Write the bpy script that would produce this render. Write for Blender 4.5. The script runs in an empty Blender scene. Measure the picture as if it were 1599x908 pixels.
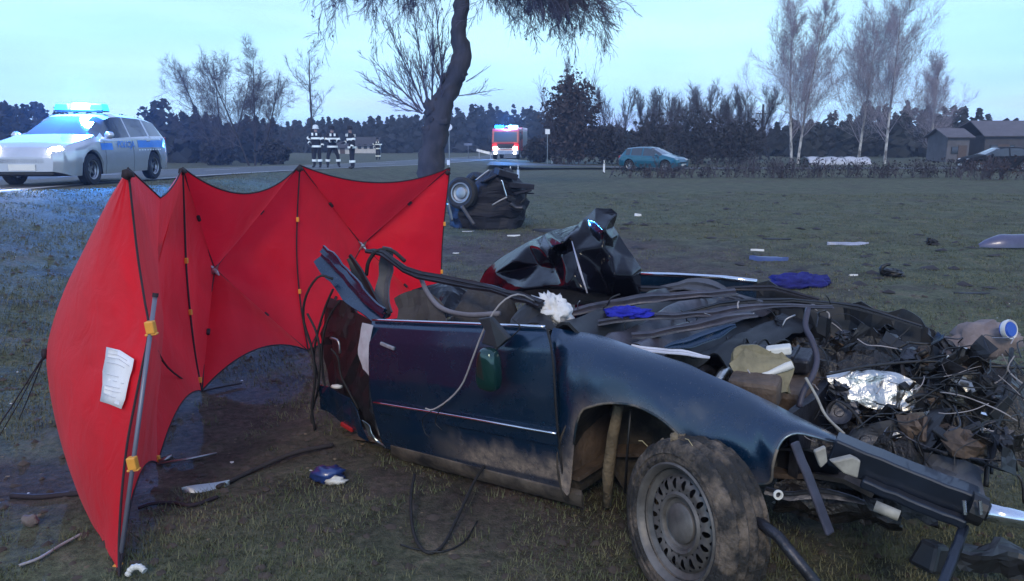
import bpy, math, random
import numpy as np
from mathutils import Vector, Matrix, noise as mnoise

# ------------------------------------------------------------------ camera, sky, sun, exposure
SC = bpy.context.scene
COL = SC.collection
random.seed(7); np.random.seed(7)
FPX, CX, CY, HOR, CAMZ = 1200.0, 799.5, 454.0, 222.0, 1.70
PITCH = math.atan((CY - HOR) / FPX)
cam_d = bpy.data.cameras.new('camera'); cam_o = bpy.data.objects.new('camera', cam_d); COL.objects.link(cam_o)
cam_d.sensor_width = 36.0; cam_d.lens = 36.0 * FPX / 1599.0
cam_d.clip_start = 0.05; cam_d.clip_end = 3000
cam_o.location = (0, 0, CAMZ); cam_o.rotation_euler = (math.pi / 2 - PITCH, 0, 0)
SC.camera = cam_o

SUN_EL, SUN_AZ = math.radians(34), math.radians(188)      # azimuth measured clockwise from +Y (north): behind the camera
wd = bpy.data.worlds.new('World'); SC.world = wd; wd.use_nodes = True
nt = wd.node_tree; nt.nodes.clear()
wo = nt.nodes.new('ShaderNodeOutputWorld')
sky = nt.nodes.new('ShaderNodeTexSky'); sky.sky_type = 'NISHITA'; sky.sun_disc = False
sky.sun_elevation = math.radians(3); sky.sun_rotation = SUN_AZ; sky.dust_density = 3.0; sky.ozone_density = 3.0
bg1 = nt.nodes.new('ShaderNodeBackground'); bg1.inputs[1].default_value = 0.10
nt.links.new(sky.outputs[0], bg1.inputs[0])
tc = nt.nodes.new('ShaderNodeTexCoord'); sep = nt.nodes.new('ShaderNodeSeparateXYZ')
nt.links.new(tc.outputs['Generated'], sep.inputs[0])
mp = nt.nodes.new('ShaderNodeMapping'); mp.inputs['Scale'].default_value = (1.2, 1.2, 7.0)
nt.links.new(tc.outputs['Generated'], mp.inputs[0])
nz = nt.nodes.new('ShaderNodeTexNoise'); nz.inputs['Scale'].default_value = 2.6; nz.inputs['Detail'].default_value = 4
nt.links.new(mp.outputs[0], nz.inputs['Vector'])
ad = nt.nodes.new('ShaderNodeMath'); ad.operation = 'MULTIPLY_ADD'; ad.inputs[1].default_value = 0.16; ad.inputs[2].default_value = -0.08
nt.links.new(nz.outputs['Fac'], ad.inputs[0])
ad2 = nt.nodes.new('ShaderNodeMath'); ad2.operation = 'ADD'
nt.links.new(sep.outputs['Z'], ad2.inputs[0]); nt.links.new(ad.outputs[0], ad2.inputs[1])
cr = nt.nodes.new('ShaderNodeValToRGB')
els = cr.color_ramp.elements
els[0].position = 0.0; els[0].color = (0.40, 0.53, 0.92, 1)
els[1].position = 0.13; els[1].color = (0.45, 0.78, 0.95, 1)
e = els.new(0.05); e.color = (0.42, 0.68, 0.95, 1)
e = els.new(0.45); e.color = (0.28, 0.40, 0.66, 1)
e = els.new(0.26); e.color = (0.38, 0.56, 0.84, 1)
e = els.new(0.95); e.color = (0.24, 0.33, 0.55, 1)
nt.links.new(ad2.outputs[0], cr.inputs[0])
bg2 = nt.nodes.new('ShaderNodeBackground'); bg2.inputs[1].default_value = 1.60
nz2 = nt.nodes.new('ShaderNodeTexNoise'); nz2.inputs['Scale'].default_value = 1.9; nz2.inputs['Detail'].default_value = 6; nt.links.new(mp.outputs[0], nz2.inputs['Vector'])
clo = nt.nodes.new('ShaderNodeValToRGB'); clo.color_ramp.elements[0].position = .36; clo.color_ramp.elements[0].color = (.80, .84, .94, 1); clo.color_ramp.elements[1].position = .62; clo.color_ramp.elements[1].color = (1.08, 1.04, 1.0, 1); nt.links.new(nz2.outputs['Fac'], clo.inputs[0])
mul = nt.nodes.new('ShaderNodeMix'); mul.data_type = 'RGBA'; mul.blend_type = 'MULTIPLY'; mul.inputs['Factor'].default_value = 1.0; nt.links.new(cr.outputs[0], mul.inputs['A']); nt.links.new(clo.outputs[0], mul.inputs['B'])
nt.links.new(mul.outputs['Result'], bg2.inputs[0])
mx = nt.nodes.new('ShaderNodeMixShader'); mx.inputs[0].default_value = 0.92
nt.links.new(bg1.outputs[0], mx.inputs[1]); nt.links.new(bg2.outputs[0], mx.inputs[2])
nt.links.new(mx.outputs[0], wo.inputs[0])
wd.cycles_visibility.camera = True

sd = bpy.data.lights.new('fill_sun', 'SUN'); sd.energy = 1.25; sd.angle = math.radians(14); sd.color = (1.0, 0.88, 0.68)  # added lamp standing in for the flash and brighter sky behind camera
so = bpy.data.objects.new('fill_sun', sd); COL.objects.link(so)
sdir = Vector((math.sin(SUN_AZ) * math.cos(SUN_EL), math.cos(SUN_AZ) * math.cos(SUN_EL), math.sin(SUN_EL)))
so.rotation_euler = sdir.to_track_quat('Z', 'Y').to_euler()
so.location = (0, -20, 30)
vs = SC.view_settings; vs.view_transform = 'Standard'; vs.look = 'None'; vs.gamma = 1.0; vs.use_curve_mapping = False
vs.exposure = 0.28
SC.render.engine = 'CYCLES'
SC.cycles.use_denoising = True
SC.cycles.max_bounces = 6; SC.cycles.transparent_max_bounces = 12

# ------------------------------------------------------------------ geometry helpers
FWD = np.array([0, math.cos(PITCH), -math.sin(PITCH)]); UPV = np.array([0, math.sin(PITCH), math.cos(PITCH)])
CAM = np.array([0, 0, CAMZ])
def ray(px, py): return FWD + np.array([1, 0, 0]) * ((px - CX) / FPX) + UPV * ((CY - py) / FPX)
def U(px, py, Y):                      # sight line met at distance Y
    d = ray(px, py); return CAM + d * (Y / d[1])
ROAD = [(-40, -8.7, .95), (0, -8.7, .93), (12, -8.65, .88), (20, -8.6, .80), (30, -8.4, .62), (36, -7.6, .52), (44, -5.6, .40), (54, -3.6, .30), (66, -1.9, .22), (80, .6, .14), (110, 7, .08), (160, 18, .05), (400, 70, 0)]
RY = np.array([r[0] for r in ROAD], float); RX = np.array([r[1] for r in ROAD]); RZ = np.array([r[2] for r in ROAD])
def smooth(t): t = np.clip(t, 0, 1); return t * t * (3 - 2 * t)
def road_edge(y):                      # right-hand edge of the carriageway
    s = 0
    for k in (-3, -1.5, 0, 1.5, 3): s = s + np.interp(np.asarray(y, float) + k, RY, RX)
    return s / 5
def road_z(y):
    s = 0
    for k in (-4, -2, 0, 2, 4): s = s + np.interp(np.asarray(y, float) + k, RY, RZ)
    return s / 5
RW = 6.2
def vnoise(x, y, sc, seed=0):
    x = np.asarray(x, float) * sc + seed * 17.3; y = np.asarray(y, float) * sc - seed * 9.1
    xi = np.floor(x); yi = np.floor(y); fx = x - xi; fy = y - yi
    def h(a, b):
        v = np.sin(a * 127.1 + b * 311.7 + seed * 3.7) * 43758.5453
        return v - np.floor(v)
    fx = fx * fx * (3 - 2 * fx); fy = fy * fy * (3 - 2 * fy)
    return (h(xi, yi) * (1 - fx) + h(xi + 1, yi) * fx) * (1 - fy) + (h(xi, yi + 1) * (1 - fx) + h(xi + 1, yi + 1) * fx) * fy
LANE_Y = 50.0
def height(x, y):
    x = np.asarray(x, float); y = np.asarray(y, float)
    e = road_edge(y); z = road_z(y)
    d = x - e
    side_r = 1 - smooth((d - 0.7) / 5.0)
    side_l = 1 - smooth((-d - RW - 1.0) / 9.0)
    t = np.where(d > 0, side_r, np.where(d < -RW, side_l * .75 + .25, 1.0))
    base = z * t - np.where((d < .1) & (d > -RW - .1), .03, 0)
    bump = (vnoise(x, y, .35, 1) - .5) * .10 + (vnoise(x, y, 1.6, 2) - .5) * .05 + (vnoise(x, y, 5, 3) - .5) * .022 + (vnoise(x, y, 13, 8) - .5) * .012
    off = np.where((d > .6) | (d < -RW - .6), 1.0, 0.0)
    far = np.clip(1.3 - y / 60, .25, 1)
    lane = smooth((np.abs(y - LANE_Y) - 1.6) / 1.5)
    lane = np.where(x > e + 4, lane, 1.0)
    return base + bump * off * far * lane
def G(px, py, dz=0.0):                 # sight line met with the ground
    d = ray(px, py); z = 0.0
    for _ in range(30):
        p = CAM + d * ((z - CAMZ) / d[2]); z = float(height(p[0], p[1]))
    p = CAM + d * ((z - CAMZ) / d[2]); p[2] += dz; return p
def hz(x, y): return float(height(x, y))

class MB:
    def __init__(s): s.v = []; s.f = []
    def add(s, V, F):
        n = len(s.v); s.v.extend(tuple(map(float, p)) for p in V); s.f.extend(tuple(i + n for i in f) for f in F); return s
    def box(s, c, size, R=None, taper=1.0):
        x, y, z = [a / 2 for a in size]
        V = [(-x, -y, -z), (x, -y, -z), (x, y, -z), (-x, y, -z), (-x * taper, -y * taper, z), (x * taper, -y * taper, z), (x * taper, y * taper, z), (-x * taper, y * taper, z)]
        if R is not None: V = [R @ Vector(p) for p in V]
        V = [(p[0] + c[0], p[1] + c[1], p[2] + c[2]) for p in V]
        return s.add(V, [(0, 3, 2, 1), (4, 5, 6, 7), (0, 1, 5, 4), (1, 2, 6, 5), (2, 3, 7, 6), (3, 0, 4, 7)])
    def tube(s, pts, r, n=6, flat=1.0, cap=True):
        P = np.array([list(p) for p in pts], float); m = len(P)
        R = np.full(m, r, float) if np.isscalar(r) else np.array(r, float)
        T = np.gradient(P, axis=0); T /= np.linalg.norm(T, axis=1)[:, None] + 1e-9
        a = np.array([0, 0, 1.0]) if abs(T[0][2]) < .9 else np.array([1.0, 0, 0])
        X = np.cross(T[0], a); X /= np.linalg.norm(X); V = []
        for i in range(m):
            X = X - T[i] * X.dot(T[i]); X /= np.linalg.norm(X) + 1e-9; Yv = np.cross(T[i], X)
            for k in range(n):
                t = 2 * math.pi * k / n; V.append(P[i] + R[i] * (math.cos(t) * X + flat * math.sin(t) * Yv))
        F = [(i * n + k, i * n + (k + 1) % n, (i + 1) * n + (k + 1) % n, (i + 1) * n + k) for i in range(m - 1) for k in range(n)]
        if cap: F += [tuple(range(n))[::-1], tuple((m - 1) * n + k for k in range(n))]
        return s.add(V, F)
    def prism(s, poly, vec):
        n = len(poly); A = [np.array(list(p), float) for p in poly]; B = [p + np.array(list(vec)) for p in A]
        return s.add(A + B, [tuple(range(n))[::-1], tuple(range(n, 2 * n))] + [(i, (i + 1) % n, n + (i + 1) % n, n + i) for i in range(n)])
    def grid(s, P):
        P = np.asarray(P, float); m, n = P.shape[:2]
        return s.add(P.reshape(-1, 3), [(i * n + j, i * n + j + 1, (i + 1) * n + j + 1, (i + 1) * n + j) for i in range(m - 1) for j in range(n - 1)])
    def sheet(s, P, th=.002):          # a grid with thickness
        P = np.asarray(P, float); m, n = P.shape[:2]
        N = np.cross(np.gradient(P, axis=0), np.gradient(P, axis=1)); N /= np.linalg.norm(N, axis=2)[..., None] + 1e-9
        Q = P + N * th; k = m * n
        F = [(i * n + j, i * n + j + 1, (i + 1) * n + j + 1, (i + 1) * n + j) for i in range(m - 1) for j in range(n - 1)]
        F2 = [tuple(k + a for a in f[::-1]) for f in F]
        rim = [j for j in range(n)] + [i * n + n - 1 for i in range(1, m)] + [(m - 1) * n + j for j in range(n - 2, -1, -1)] + [i * n for i in range(m - 2, 0, -1)]
        E = [(rim[a], k + rim[a], k + rim[(a + 1) % len(rim)], rim[(a + 1) % len(rim)]) for a in range(len(rim))]
        return s.add(np.concatenate([P.reshape(-1, 3), Q.reshape(-1, 3)]), F + F2 + E)
    def lathe(s, prof, c, ax, n=24, close=False):   # prof: (r, a) radius and distance along the axis
        ax = np.array(list(ax), float); ax /= np.linalg.norm(ax); c = np.array(list(c), float)
        a = np.array([0, 0, 1.0]) if abs(ax[2]) < .9 else np.array([1.0, 0, 0])
        X = np.cross(ax, a); X /= np.linalg.norm(X); Y = np.cross(ax, X)
        V = [c + ax * h + r * (math.cos(2 * math.pi * k / n) * X + math.sin(2 * math.pi * k / n) * Y) for r, h in prof for k in range(n)]
        m = len(prof)
        F = [(i * n + k, i * n + (k + 1) % n, (i + 1) * n + (k + 1) % n, (i + 1) * n + k) for i in range(m - 1) for k in range(n)]
        if close: F += [tuple(range(n))[::-1], tuple((m - 1) * n + k for k in range(n))]
        return s.add(V, F)
    def blob(s, c, r, seed=0, amp=.25, n=10, m=7, R=None):
        V = []; rnd = random.Random(seed); c = np.array(list(c), float); r = np.array(r if hasattr(r, '__len__') else (r, r, r), float)
        for i in range(m + 1):
            th = math.pi * i / m
            for k in range(n):
                ph = 2 * math.pi * k / n
                d = np.array([math.sin(th) * math.cos(ph), math.sin(th) * math.sin(ph), math.cos(th)])
                q = 1 + amp * (mnoise.noise(Vector(d * 1.9 + seed * 3.1)) + .5 * mnoise.noise(Vector(d * 4.1 + seed * 1.7)))
                p = d * r * q
                if R is not None: p = np.array(R @ Vector(p))
                V.append(c + p)
        F = [(i * n + k, i * n + (k + 1) % n, (i + 1) * n + (k + 1) % n, (i + 1) * n + k) for i in range(m) for k in range(n)]
        return s.add(V, F)

def mesh_from(name, V, F, mat, smooth=False):
    me = bpy.data.meshes.new(name); me.from_pydata([tuple(p) for p in V], [], [tuple(f) for f in F]); me.update()
    if mat: me.materials.append(mat)
    if smooth: me.polygons.foreach_set('use_smooth', [True] * len(me.polygons))
    return me
def wloc(o):
    v = Vector((0, 0, 0))
    while o is not None: v = v + o.location; o = o.parent
    return v
def obj(name, mb, mat, parent=None, smooth=False, bevel=0, sub=0, label=None, cat=None, group=None, kind=None, at=None, auto=None):
    V = mb.v
    base = Vector((0, 0, 0))
    if parent is not None: off = wloc(parent)
    else:
        a = np.array(V); base = Vector(at) if at is not None else Vector(((a[:, 0].min() + a[:, 0].max()) / 2, (a[:, 1].min() + a[:, 1].max()) / 2, a[:, 2].min()))
        off = base
    if parent is not None:
        a = np.array(V); base = Vector(a.mean(axis=0)) - off; off = off + base
    V = [(p[0] - off[0], p[1] - off[1], p[2] - off[2]) for p in V]
    o = bpy.data.objects.new(name, mesh_from(name, V, mb.f, mat, smooth)); COL.objects.link(o); o.location = base
    if parent is not None: o.parent = parent
    if bevel:
        b = o.modifiers.new('bevel', 'BEVEL'); b.width = bevel; b.segments = 2; b.limit_method = 'ANGLE'; b.angle_limit = math.radians(40)
    if sub:
        b = o.modifiers.new('subdivision', 'SUBSURF'); b.levels = sub; b.render_levels = sub
    if auto:
        o.data.polygons.foreach_set('use_smooth', [True] * len(o.data.polygons)); o.data.set_sharp_from_angle(angle=math.radians(auto))
    return tag(o, label, cat, group, kind)
def tag(o, label=None, cat=None, group=None, kind=None):
    if label: o['label'] = label
    if cat: o['category'] = cat
    if group: o['group'] = group
    if kind: o['kind'] = kind
    return o
def thing(name, loc, label, cat, group=None):
    o = bpy.data.objects.new(name, None); COL.objects.link(o); o.location = Vector([float(a) for a in loc]); o.empty_display_size = .2
    return tag(o, label, cat, group)
def catmull(P, n):
    P = np.array([list(p) for p in P], float); m = len(P)
    Q = np.vstack([2 * P[0] - P[1], P, 2 * P[-1] - P[-2]]); out = []
    for t in np.linspace(0, m - 1 - 1e-9, n):
        i = int(t); f = t - i; a, b, c, d = Q[i:i + 4]
        out.append(.5 * (2 * b + (c - a) * f + (2 * a - 5 * b + 4 * c - d) * f * f + (3 * b - a - 3 * c + d) * f ** 3))
    return np.array(out)

# ------------------------------------------------------------------ materials
MATS = {}
def M(name, col, rough=.6, metal=0., var=.25, scale=6., col2=None, coat=0., bump=0., bscale=None, spec=.5, emit=None, es=0., stretch=None, trans=0., alpha=1., thr=None):
    if name in MATS: return MATS[name]
    m = bpy.data.materials.new(name); m.use_nodes = True; t = m.node_tree; b = t.nodes['Principled BSDF']
    b.inputs['Roughness'].default_value = rough; b.inputs['Metallic'].default_value = metal
    b.inputs['Coat Weight'].default_value = coat; b.inputs['Coat Roughness'].default_value = .06
    b.inputs['Specular IOR Level'].default_value = spec; b.inputs['Transmission Weight'].default_value = trans; b.inputs['Alpha'].default_value = alpha
    if emit: b.inputs['Emission Color'].default_value = (*emit, 1); b.inputs['Emission Strength'].default_value = es
    tcn = t.nodes.new('ShaderNodeTexCoord'); mpn = t.nodes.new('ShaderNodeMapping')
    if stretch: mpn.inputs['Scale'].default_value = stretch
    t.links.new(tcn.outputs['Object'], mpn.inputs[0])
    n = t.nodes.new('ShaderNodeTexNoise'); n.inputs['Scale'].default_value = scale; n.inputs['Detail'].default_value = 6; n.inputs['Roughness'].default_value = .65
    t.links.new(mpn.outputs[0], n.inputs['Vector'])
    r = t.nodes.new('ShaderNodeValToRGB'); lo, hi = thr if thr else (.3, .7)
    r.color_ramp.elements[0].position = lo; r.color_ramp.elements[1].position = hi
    c2 = col2 if col2 else tuple(min(1, c * (1 + var)) for c in col)
    c1 = col if col2 else tuple(c * (1 - var) for c in col)
    r.color_ramp.elements[0].color = (*c1, 1); r.color_ramp.elements[1].color = (*c2, 1)
    t.links.new(n.outputs['Fac'], r.inputs[0]); t.links.new(r.outputs[0], b.inputs['Base Color'])
    if bump:
        n2 = t.nodes.new('ShaderNodeTexNoise'); n2.inputs['Scale'].default_value = bscale or scale * 4; n2.inputs['Detail'].default_value = 5
        t.links.new(mpn.outputs[0], n2.inputs['Vector'])
        bp = t.nodes.new('ShaderNodeBump'); bp.inputs['Strength'].default_value = bump; bp.inputs['Distance'].default_value = .02
        t.links.new(n2.outputs['Fac'], bp.inputs['Height']); t.links.new(bp.outputs[0], b.inputs['Normal'])
    MATS[name] = m; return m
def emit_mat(name, col, s):
    if name in MATS: return MATS[name]
    m = bpy.data.materials.new(name); m.use_nodes = True; b = m.node_tree.nodes['Principled BSDF']
    b.inputs['Base Color'].default_value = (*col, 1); b.inputs['Emission Color'].default_value = (*col, 1); b.inputs['Emission Strength'].default_value = s
    MATS[name] = m; return m

paint = M('paint_dark_teal', (.006, .030, .042), .32, .35, .15, 3, coat=.9)
mudpaint = M('muddy_paint', (.008, .02, .03), .55, 0, col2=(.24, .19, .14), scale=5, thr=(.42, .62), coat=.1, bump=.15)
blackpl = M('black_plastic', (.012, .012, .014), .45, 0, .4, 20)
rubber = M('black_rubber', (.014, .013, .014), .75, 0, .4, 30, bump=.2)
darkmetal = M('dark_metal', (.05, .05, .06), .42, .7, .5, 14, bump=.2)
steel = M('bare_steel', (.42, .42, .44), .3, 1., .25, 18, bump=.15)
chrome = M('bright_trim', (.72, .72, .76), .16, 1., .08, 9)
alu = M('crumpled_aluminium', (.62, .60, .56), .33, 1., .25, 12, bump=.5, bscale=26)
rusty = M('rusty_dirty_metal', (.045, .035, .032), .7, .2, col2=(.16, .11, .08), scale=9, bump=.4)
wirem = M('cable_rubber', (.010, .010, .011), .5, 0, .3, 12)
glassd = M('dark_car_glass', (.012, .016, .022), .06, 0, .1, 3, coat=.5)
whitepl = M('off_white_plastic', (.62, .60, .56), .5, 0, .15, 10)
# ------------------------------------------------------------------ ground, road
def growing(a, b, step, far_lo, far_hi, k=1.09):
    c = list(np.arange(a, b + 1e-6, step)); s = step; x = b
    hi = []
    while x < far_hi: s *= k; x += s; hi.append(x)
    s = step; x = a; lo = []
    while x > far_lo: s *= k; x -= s; lo.append(x)
    return np.array(lo[::-1] + c + hi)
gx = growing(-5, 6, .07, -240, 240); gy = growing(1.5, 13, .07, -30, 250)
X, Y = np.meshgrid(gx, gy); Z = height(X, Y)
mb = MB(); mb.grid(np.dstack([X, Y, Z]))

def ground_mat():
    m = bpy.data.materials.new('field_soil_and_short_grass'); m.use_nodes = True; t = m.node_tree; b = t.nodes['Principled BSDF']
    L = t.links.new; N = t.nodes.new
    tcn = N('ShaderNodeTexCoord')
    def noise(sc, det=6, rough=.65):
        n = N('ShaderNodeTexNoise'); n.inputs['Scale'].default_value = sc; n.inputs['Detail'].default_value = det; n.inputs['Roughness'].default_value = rough
        L(tcn.outputs['Object'], n.inputs['Vector']); return n
    def ramp(src, stops):
        r = N('ShaderNodeValToRGB'); e = r.color_ramp.elements
        e[0].position, e[0].color = stops[0][0], (*stops[0][1], 1); e[1].position, e[1].color = stops[-1][0], (*stops[-1][1], 1)
        for p, c in stops[1:-1]: k = e.new(p); k.color = (*c, 1)
        L(src, r.inputs[0]); return r
    n1 = noise(.55, 8, .75); n2 = noise(2.3, 8, .7); n3 = noise(24, 5, .7); n4 = noise(90, 3)
    grass = ramp(n2.outputs['Fac'], [(.26, (.046, .042, .032)), (.42, (.070, .078, .048)), (.56, (.105, .115, .068)), (.66, (.13, .115, .08)), (.78, (.18, .15, .11))])
    soil = ramp(n2.outputs['Fac'], [(.3, (.036, .028, .026)), (.7, (.105, .080, .070))])
    # trampled, churned earth round the wreck and between the two halves
    geo = N('ShaderNodeSeparateXYZ'); L(tcn.outputs['Object'], geo.inputs[0])
    def blob(cx, cy, rx, ry):
        a = N('ShaderNodeMath'); a.operation = 'SUBTRACT'; L(geo.outputs['X'], a.inputs[0]); a.inputs[1].default_value = cx
        a2 = N('ShaderNodeMath'); a2.operation = 'DIVIDE'; L(a.outputs[0], a2.inputs[0]); a2.inputs[1].default_value = rx
        a3 = N('ShaderNodeMath'); a3.operation = 'POWER'; L(a2.outputs[0], a3.inputs[0]); a3.inputs[1].default_value = 2
        c = N('ShaderNodeMath'); c.operation = 'SUBTRACT'; L(geo.outputs['Y'], c.inputs[0]); c.inputs[1].default_value = cy
        c2 = N('ShaderNodeMath'); c2.operation = 'DIVIDE'; L(c.outputs[0], c2.inputs[0]); c2.inputs[1].default_value = ry
        c3 = N('ShaderNodeMath'); c3.operation = 'POWER'; L(c2.outputs[0], c3.inputs[0]); c3.inputs[1].default_value = 2
        s = N('ShaderNodeMath'); s.operation = 'ADD'; L(a3.outputs[0], s.inputs[0]); L(c3.outputs[0], s.inputs[1])
        mr = N('ShaderNodeMapRange'); mr.inputs['From Min'].default_value = 0; mr.inputs['From Max'].default_value = 1; mr.inputs['To Min'].default_value = .30; mr.inputs['To Max'].default_value = 0
        L(s.outputs[0], mr.inputs['Value']); return mr
    tot = None
    for args in ((-.6, 5.4, 2.6, 3.0), (1.2, 11, 3.6, 5.5), (.7, 4.2, 2.2, 1.8), (-2.6, 3.6, 1.8, .45)):
        q = blob(*args)
        if tot is None: tot = q.outputs[0]
        else:
            s = N('ShaderNodeMath'); s.operation = 'MAXIMUM'; L(tot, s.inputs[0]); L(q.outputs[0], s.inputs[1]); tot = s.outputs[0]
    s = N('ShaderNodeMath'); s.operation = 'ADD'; L(tot, s.inputs[0]); L(n1.outputs['Fac'], s.inputs[1])
    s2 = N('ShaderNodeMath'); s2.operation = 'MULTIPLY_ADD'; L(n3.outputs['Fac'], s2.inputs[0]); s2.inputs[1].default_value = .35; L(s.outputs[0], s2.inputs[2])
    fac = N('ShaderNodeMapRange'); fac.inputs['From Min'].default_value = .66; fac.inputs['From Max'].default_value = .94; L(s2.outputs[0], fac.inputs['Value'])
    mix = N('ShaderNodeMix'); mix.data_type = 'RGBA'; L(fac.outputs[0], mix.inputs['Factor']); L(grass.outputs[0], mix.inputs['A']); L(soil.outputs[0], mix.inputs['B'])
    fine = ramp(n3.outputs['Fac'], [(.32, (.42, .42, .42)), (.5, (.95, .95, .95)), (.7, (1.6, 1.55, 1.5))])
    mul = N('ShaderNodeMix'); mul.data_type = 'RGBA'; mul.blend_type = 'MULTIPLY'; mul.inputs['Factor'].default_value = 1
    L(mix.outputs['Result'], mul.inputs['A']); L(fine.outputs[0], mul.inputs['B'])
    L(mul.outputs['Result'], b.inputs['Base Color']); b.inputs['Roughness'].default_value = .9; b.inputs['Specular IOR Level'].default_value = .25
    bp = N('ShaderNodeBump'); bp.inputs['Strength'].default_value = .8; bp.inputs['Distance'].default_value = .03
    h = N('ShaderNodeMath'); h.operation = 'MULTIPLY_ADD'; L(n4.outputs['Fac'], h.inputs[0]); h.inputs[1].default_value = .4; L(n3.outputs['Fac'], h.inputs[2])
    L(h.outputs[0], bp.inputs['Height']); L(bp.outputs[0], b.inputs['Normal'])
    return m
obj('ground', mb, ground_mat(), smooth=True, kind='structure', at=(0, 0, 0))

asphalt = M('worn_asphalt', (.055, .055, .06), .62, 0, .3, 2.5, bump=.3, bscale=60)
white_line = M('road_paint', (.55, .55, .55), .6, 0, .3, 6)
ys = np.concatenate([np.arange(-30, 90, 1.5), np.arange(90, 240, 12)])
P = np.array([[(road_edge(y) - RW * k / 6, y, road_z(y) + .02 * math.sin(k / 6 * math.pi)) for y in ys] for k in range(7)])
mb = MB(); mb.grid(P[::-1]); road = obj('road', mb, asphalt, smooth=True, kind='structure', at=(0, 0, 0))
def road_strip(name, o1, o2, y0, y1):
    yy = np.arange(y0, y1, 1.5); Q = np.array([[(road_edge(y) - o, y, road_z(y) + .02 * math.sin(o / RW * math.pi) + .006) for y in yy] for o in (o2, o1)])
    mb = MB(); mb.grid(Q); obj(name, mb, white_line, road, smooth=True)
road_strip('edge_line', .16, .30, -20, 120); road_strip('edge_line', RW - .30, RW - .16, -20, 120)
for y0 in range(2, 80, 9): road_strip('centre_dash', 3.03, 3.17, y0, y0 + 4)
# lane joining from the right
xs = np.arange(-1.5, 160, 2.0)
P = np.array([[(x, LANE_Y + k + (2.5 * (1 if k > 0 else -1) * max(0, 1 - (x + 1.5) / 6) ** 2) + .8 * math.sin(x / 18), hz(x, LANE_Y) * 0 + max(.03, float(road_z(LANE_Y)) * max(0, 1 - (x + 2) / 12) + .035)) for x in xs] for k in (-1.7, -.6, .6, 1.7)])
mb = MB(); mb.grid(P); obj('lane', mb, asphalt, smooth=True, kind='structure', at=(0, 0, 0))

# ------------------------------------------------------------------ trees
def seg_mesh(S, n=3):                 # S: rows p0(3) p1(3) r0 r1 -> vectorised n-sided prisms
    S = np.array(S, float); p0, p1, r0, r1 = S[:, 0:3], S[:, 3:6], S[:, 6], S[:, 7]
    T = p1 - p0; T /= np.linalg.norm(T, axis=1)[:, None] + 1e-9
    A = np.where(np.abs(T[:, 2:3]) < .9, np.array([[0, 0, 1.0]]), np.array([[1.0, 0, 0]]))
    Xv = np.cross(T, A); Xv /= np.linalg.norm(Xv, axis=1)[:, None]; Yv = np.cross(T, Xv)
    V = np.zeros((len(S), 2 * n, 3))
    for k in range(n):
        t = 2 * math.pi * k / n; d = math.cos(t) * Xv + math.sin(t) * Yv
        V[:, k] = p0 + d * r0[:, None]; V[:, n + k] = p1 + d * r1[:, None]
    F = np.array([[k, (k + 1) % n, n + (k + 1) % n, n + k] for k in range(n)])
    F = (F[None] + (np.arange(len(S)) * 2 * n)[:, None, None]).reshape(-1, 4)
    return V.reshape(-1, 3), F
def arr_obj(name, V, F, mat, parent=None, smooth=False, **kw):
    V = np.asarray(V, float); F = np.asarray(F)
    if parent is not None: off = np.array(wloc(parent))
    else: off = np.array([(V[:, 0].min() + V[:, 0].max()) / 2, (V[:, 1].min() + V[:, 1].max()) / 2, V[:, 2].min()])
    V = V - off; k = F.shape[1]
    me = bpy.data.meshes.new(name); me.vertices.add(len(V)); me.vertices.foreach_set('co', V.ravel())
    me.loops.add(F.size); me.loops.foreach_set('vertex_index', F.ravel().astype(np.int32))
    me.polygons.add(len(F)); me.polygons.foreach_set('loop_start', np.arange(0, F.size, k, dtype=np.int32))
    if smooth: me.polygons.foreach_set('use_smooth', np.ones(len(F), bool))
    me.materials.append(mat); me.update(calc_edges=True)
    o = bpy.data.objects.new(name, me); COL.objects.link(o)
    if parent is not None: o.parent = parent
    else: o.location = off
    return tag(o, **kw)
def grow(rnd, S, p, d, length, r, lvl, maxl, spread=.6, up=.15, kids=5, kfrac=.55, nseg=4, start=.25, wob=.18, rmin=.004, sub=None, rk=.6):
    d = np.array(d, float); d /= np.linalg.norm(d); p = np.array(p, float); pts = [(p.copy(), r)]
    for i in range(nseg):
        d = d + np.array([rnd.gauss(0, wob), rnd.gauss(0, wob), rnd.gauss(0, wob) + up]) * (.14 if lvl == 0 else 1); d /= np.linalg.norm(d)
        r2 = max(rmin, r * (1 - .8 * (i + 1) / nseg)); q = p + d * length / nseg
        S[min(lvl, len(S) - 1)].append((*p, *q, max(rmin, r * (1 - .8 * i / nseg)), r2)); p = q; pts.append((p.copy(), r2))
        if lvl < maxl and (lvl == 0 or length > .5):
            for _ in range(kids if (i + 1) / nseg > start else 0):
                t = rnd.random(); a = pts[-2][0] * (1 - t) + p * t
                ang = rnd.uniform(0, 2 * math.pi); s = rnd.uniform(.6, 1.2) * spread
                side = np.cross(d, [math.cos(ang), math.sin(ang), .31]); side /= np.linalg.norm(side)
                nd = d * math.cos(s) + side * math.sin(s)
                grow(rnd, S, a, nd, length * kfrac * rnd.uniform(.6, 1.15) * ((1.5 - 1.05 * (i + 1) / nseg) if lvl == 0 else (1.15 - .5 * (i + 1) / nseg)), max(rmin, r2 * rk), lvl + 1, maxl, spread, up, max(2, kids - 1), kfrac, max(2, nseg - 1), 0, wob, rmin, None, rk)
bark = M('dark_bark', (.036, .029, .030), .9, 0, .4, 5, bump=.6, bscale=14, stretch=(1, 1, .3))
twigm = M('twig_bark', (.085, .070, .085), .9, 0, .3, 3)
birchbark = M('birch_bark', (.16, .15, .15), .8, 0, col2=(.58, .56, .55), scale=3, thr=(.42, .55), stretch=(1, 1, .5))
birchtwig = M('birch_twig', (.38, .34, .40), .9, 0, .2, 2)
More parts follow.
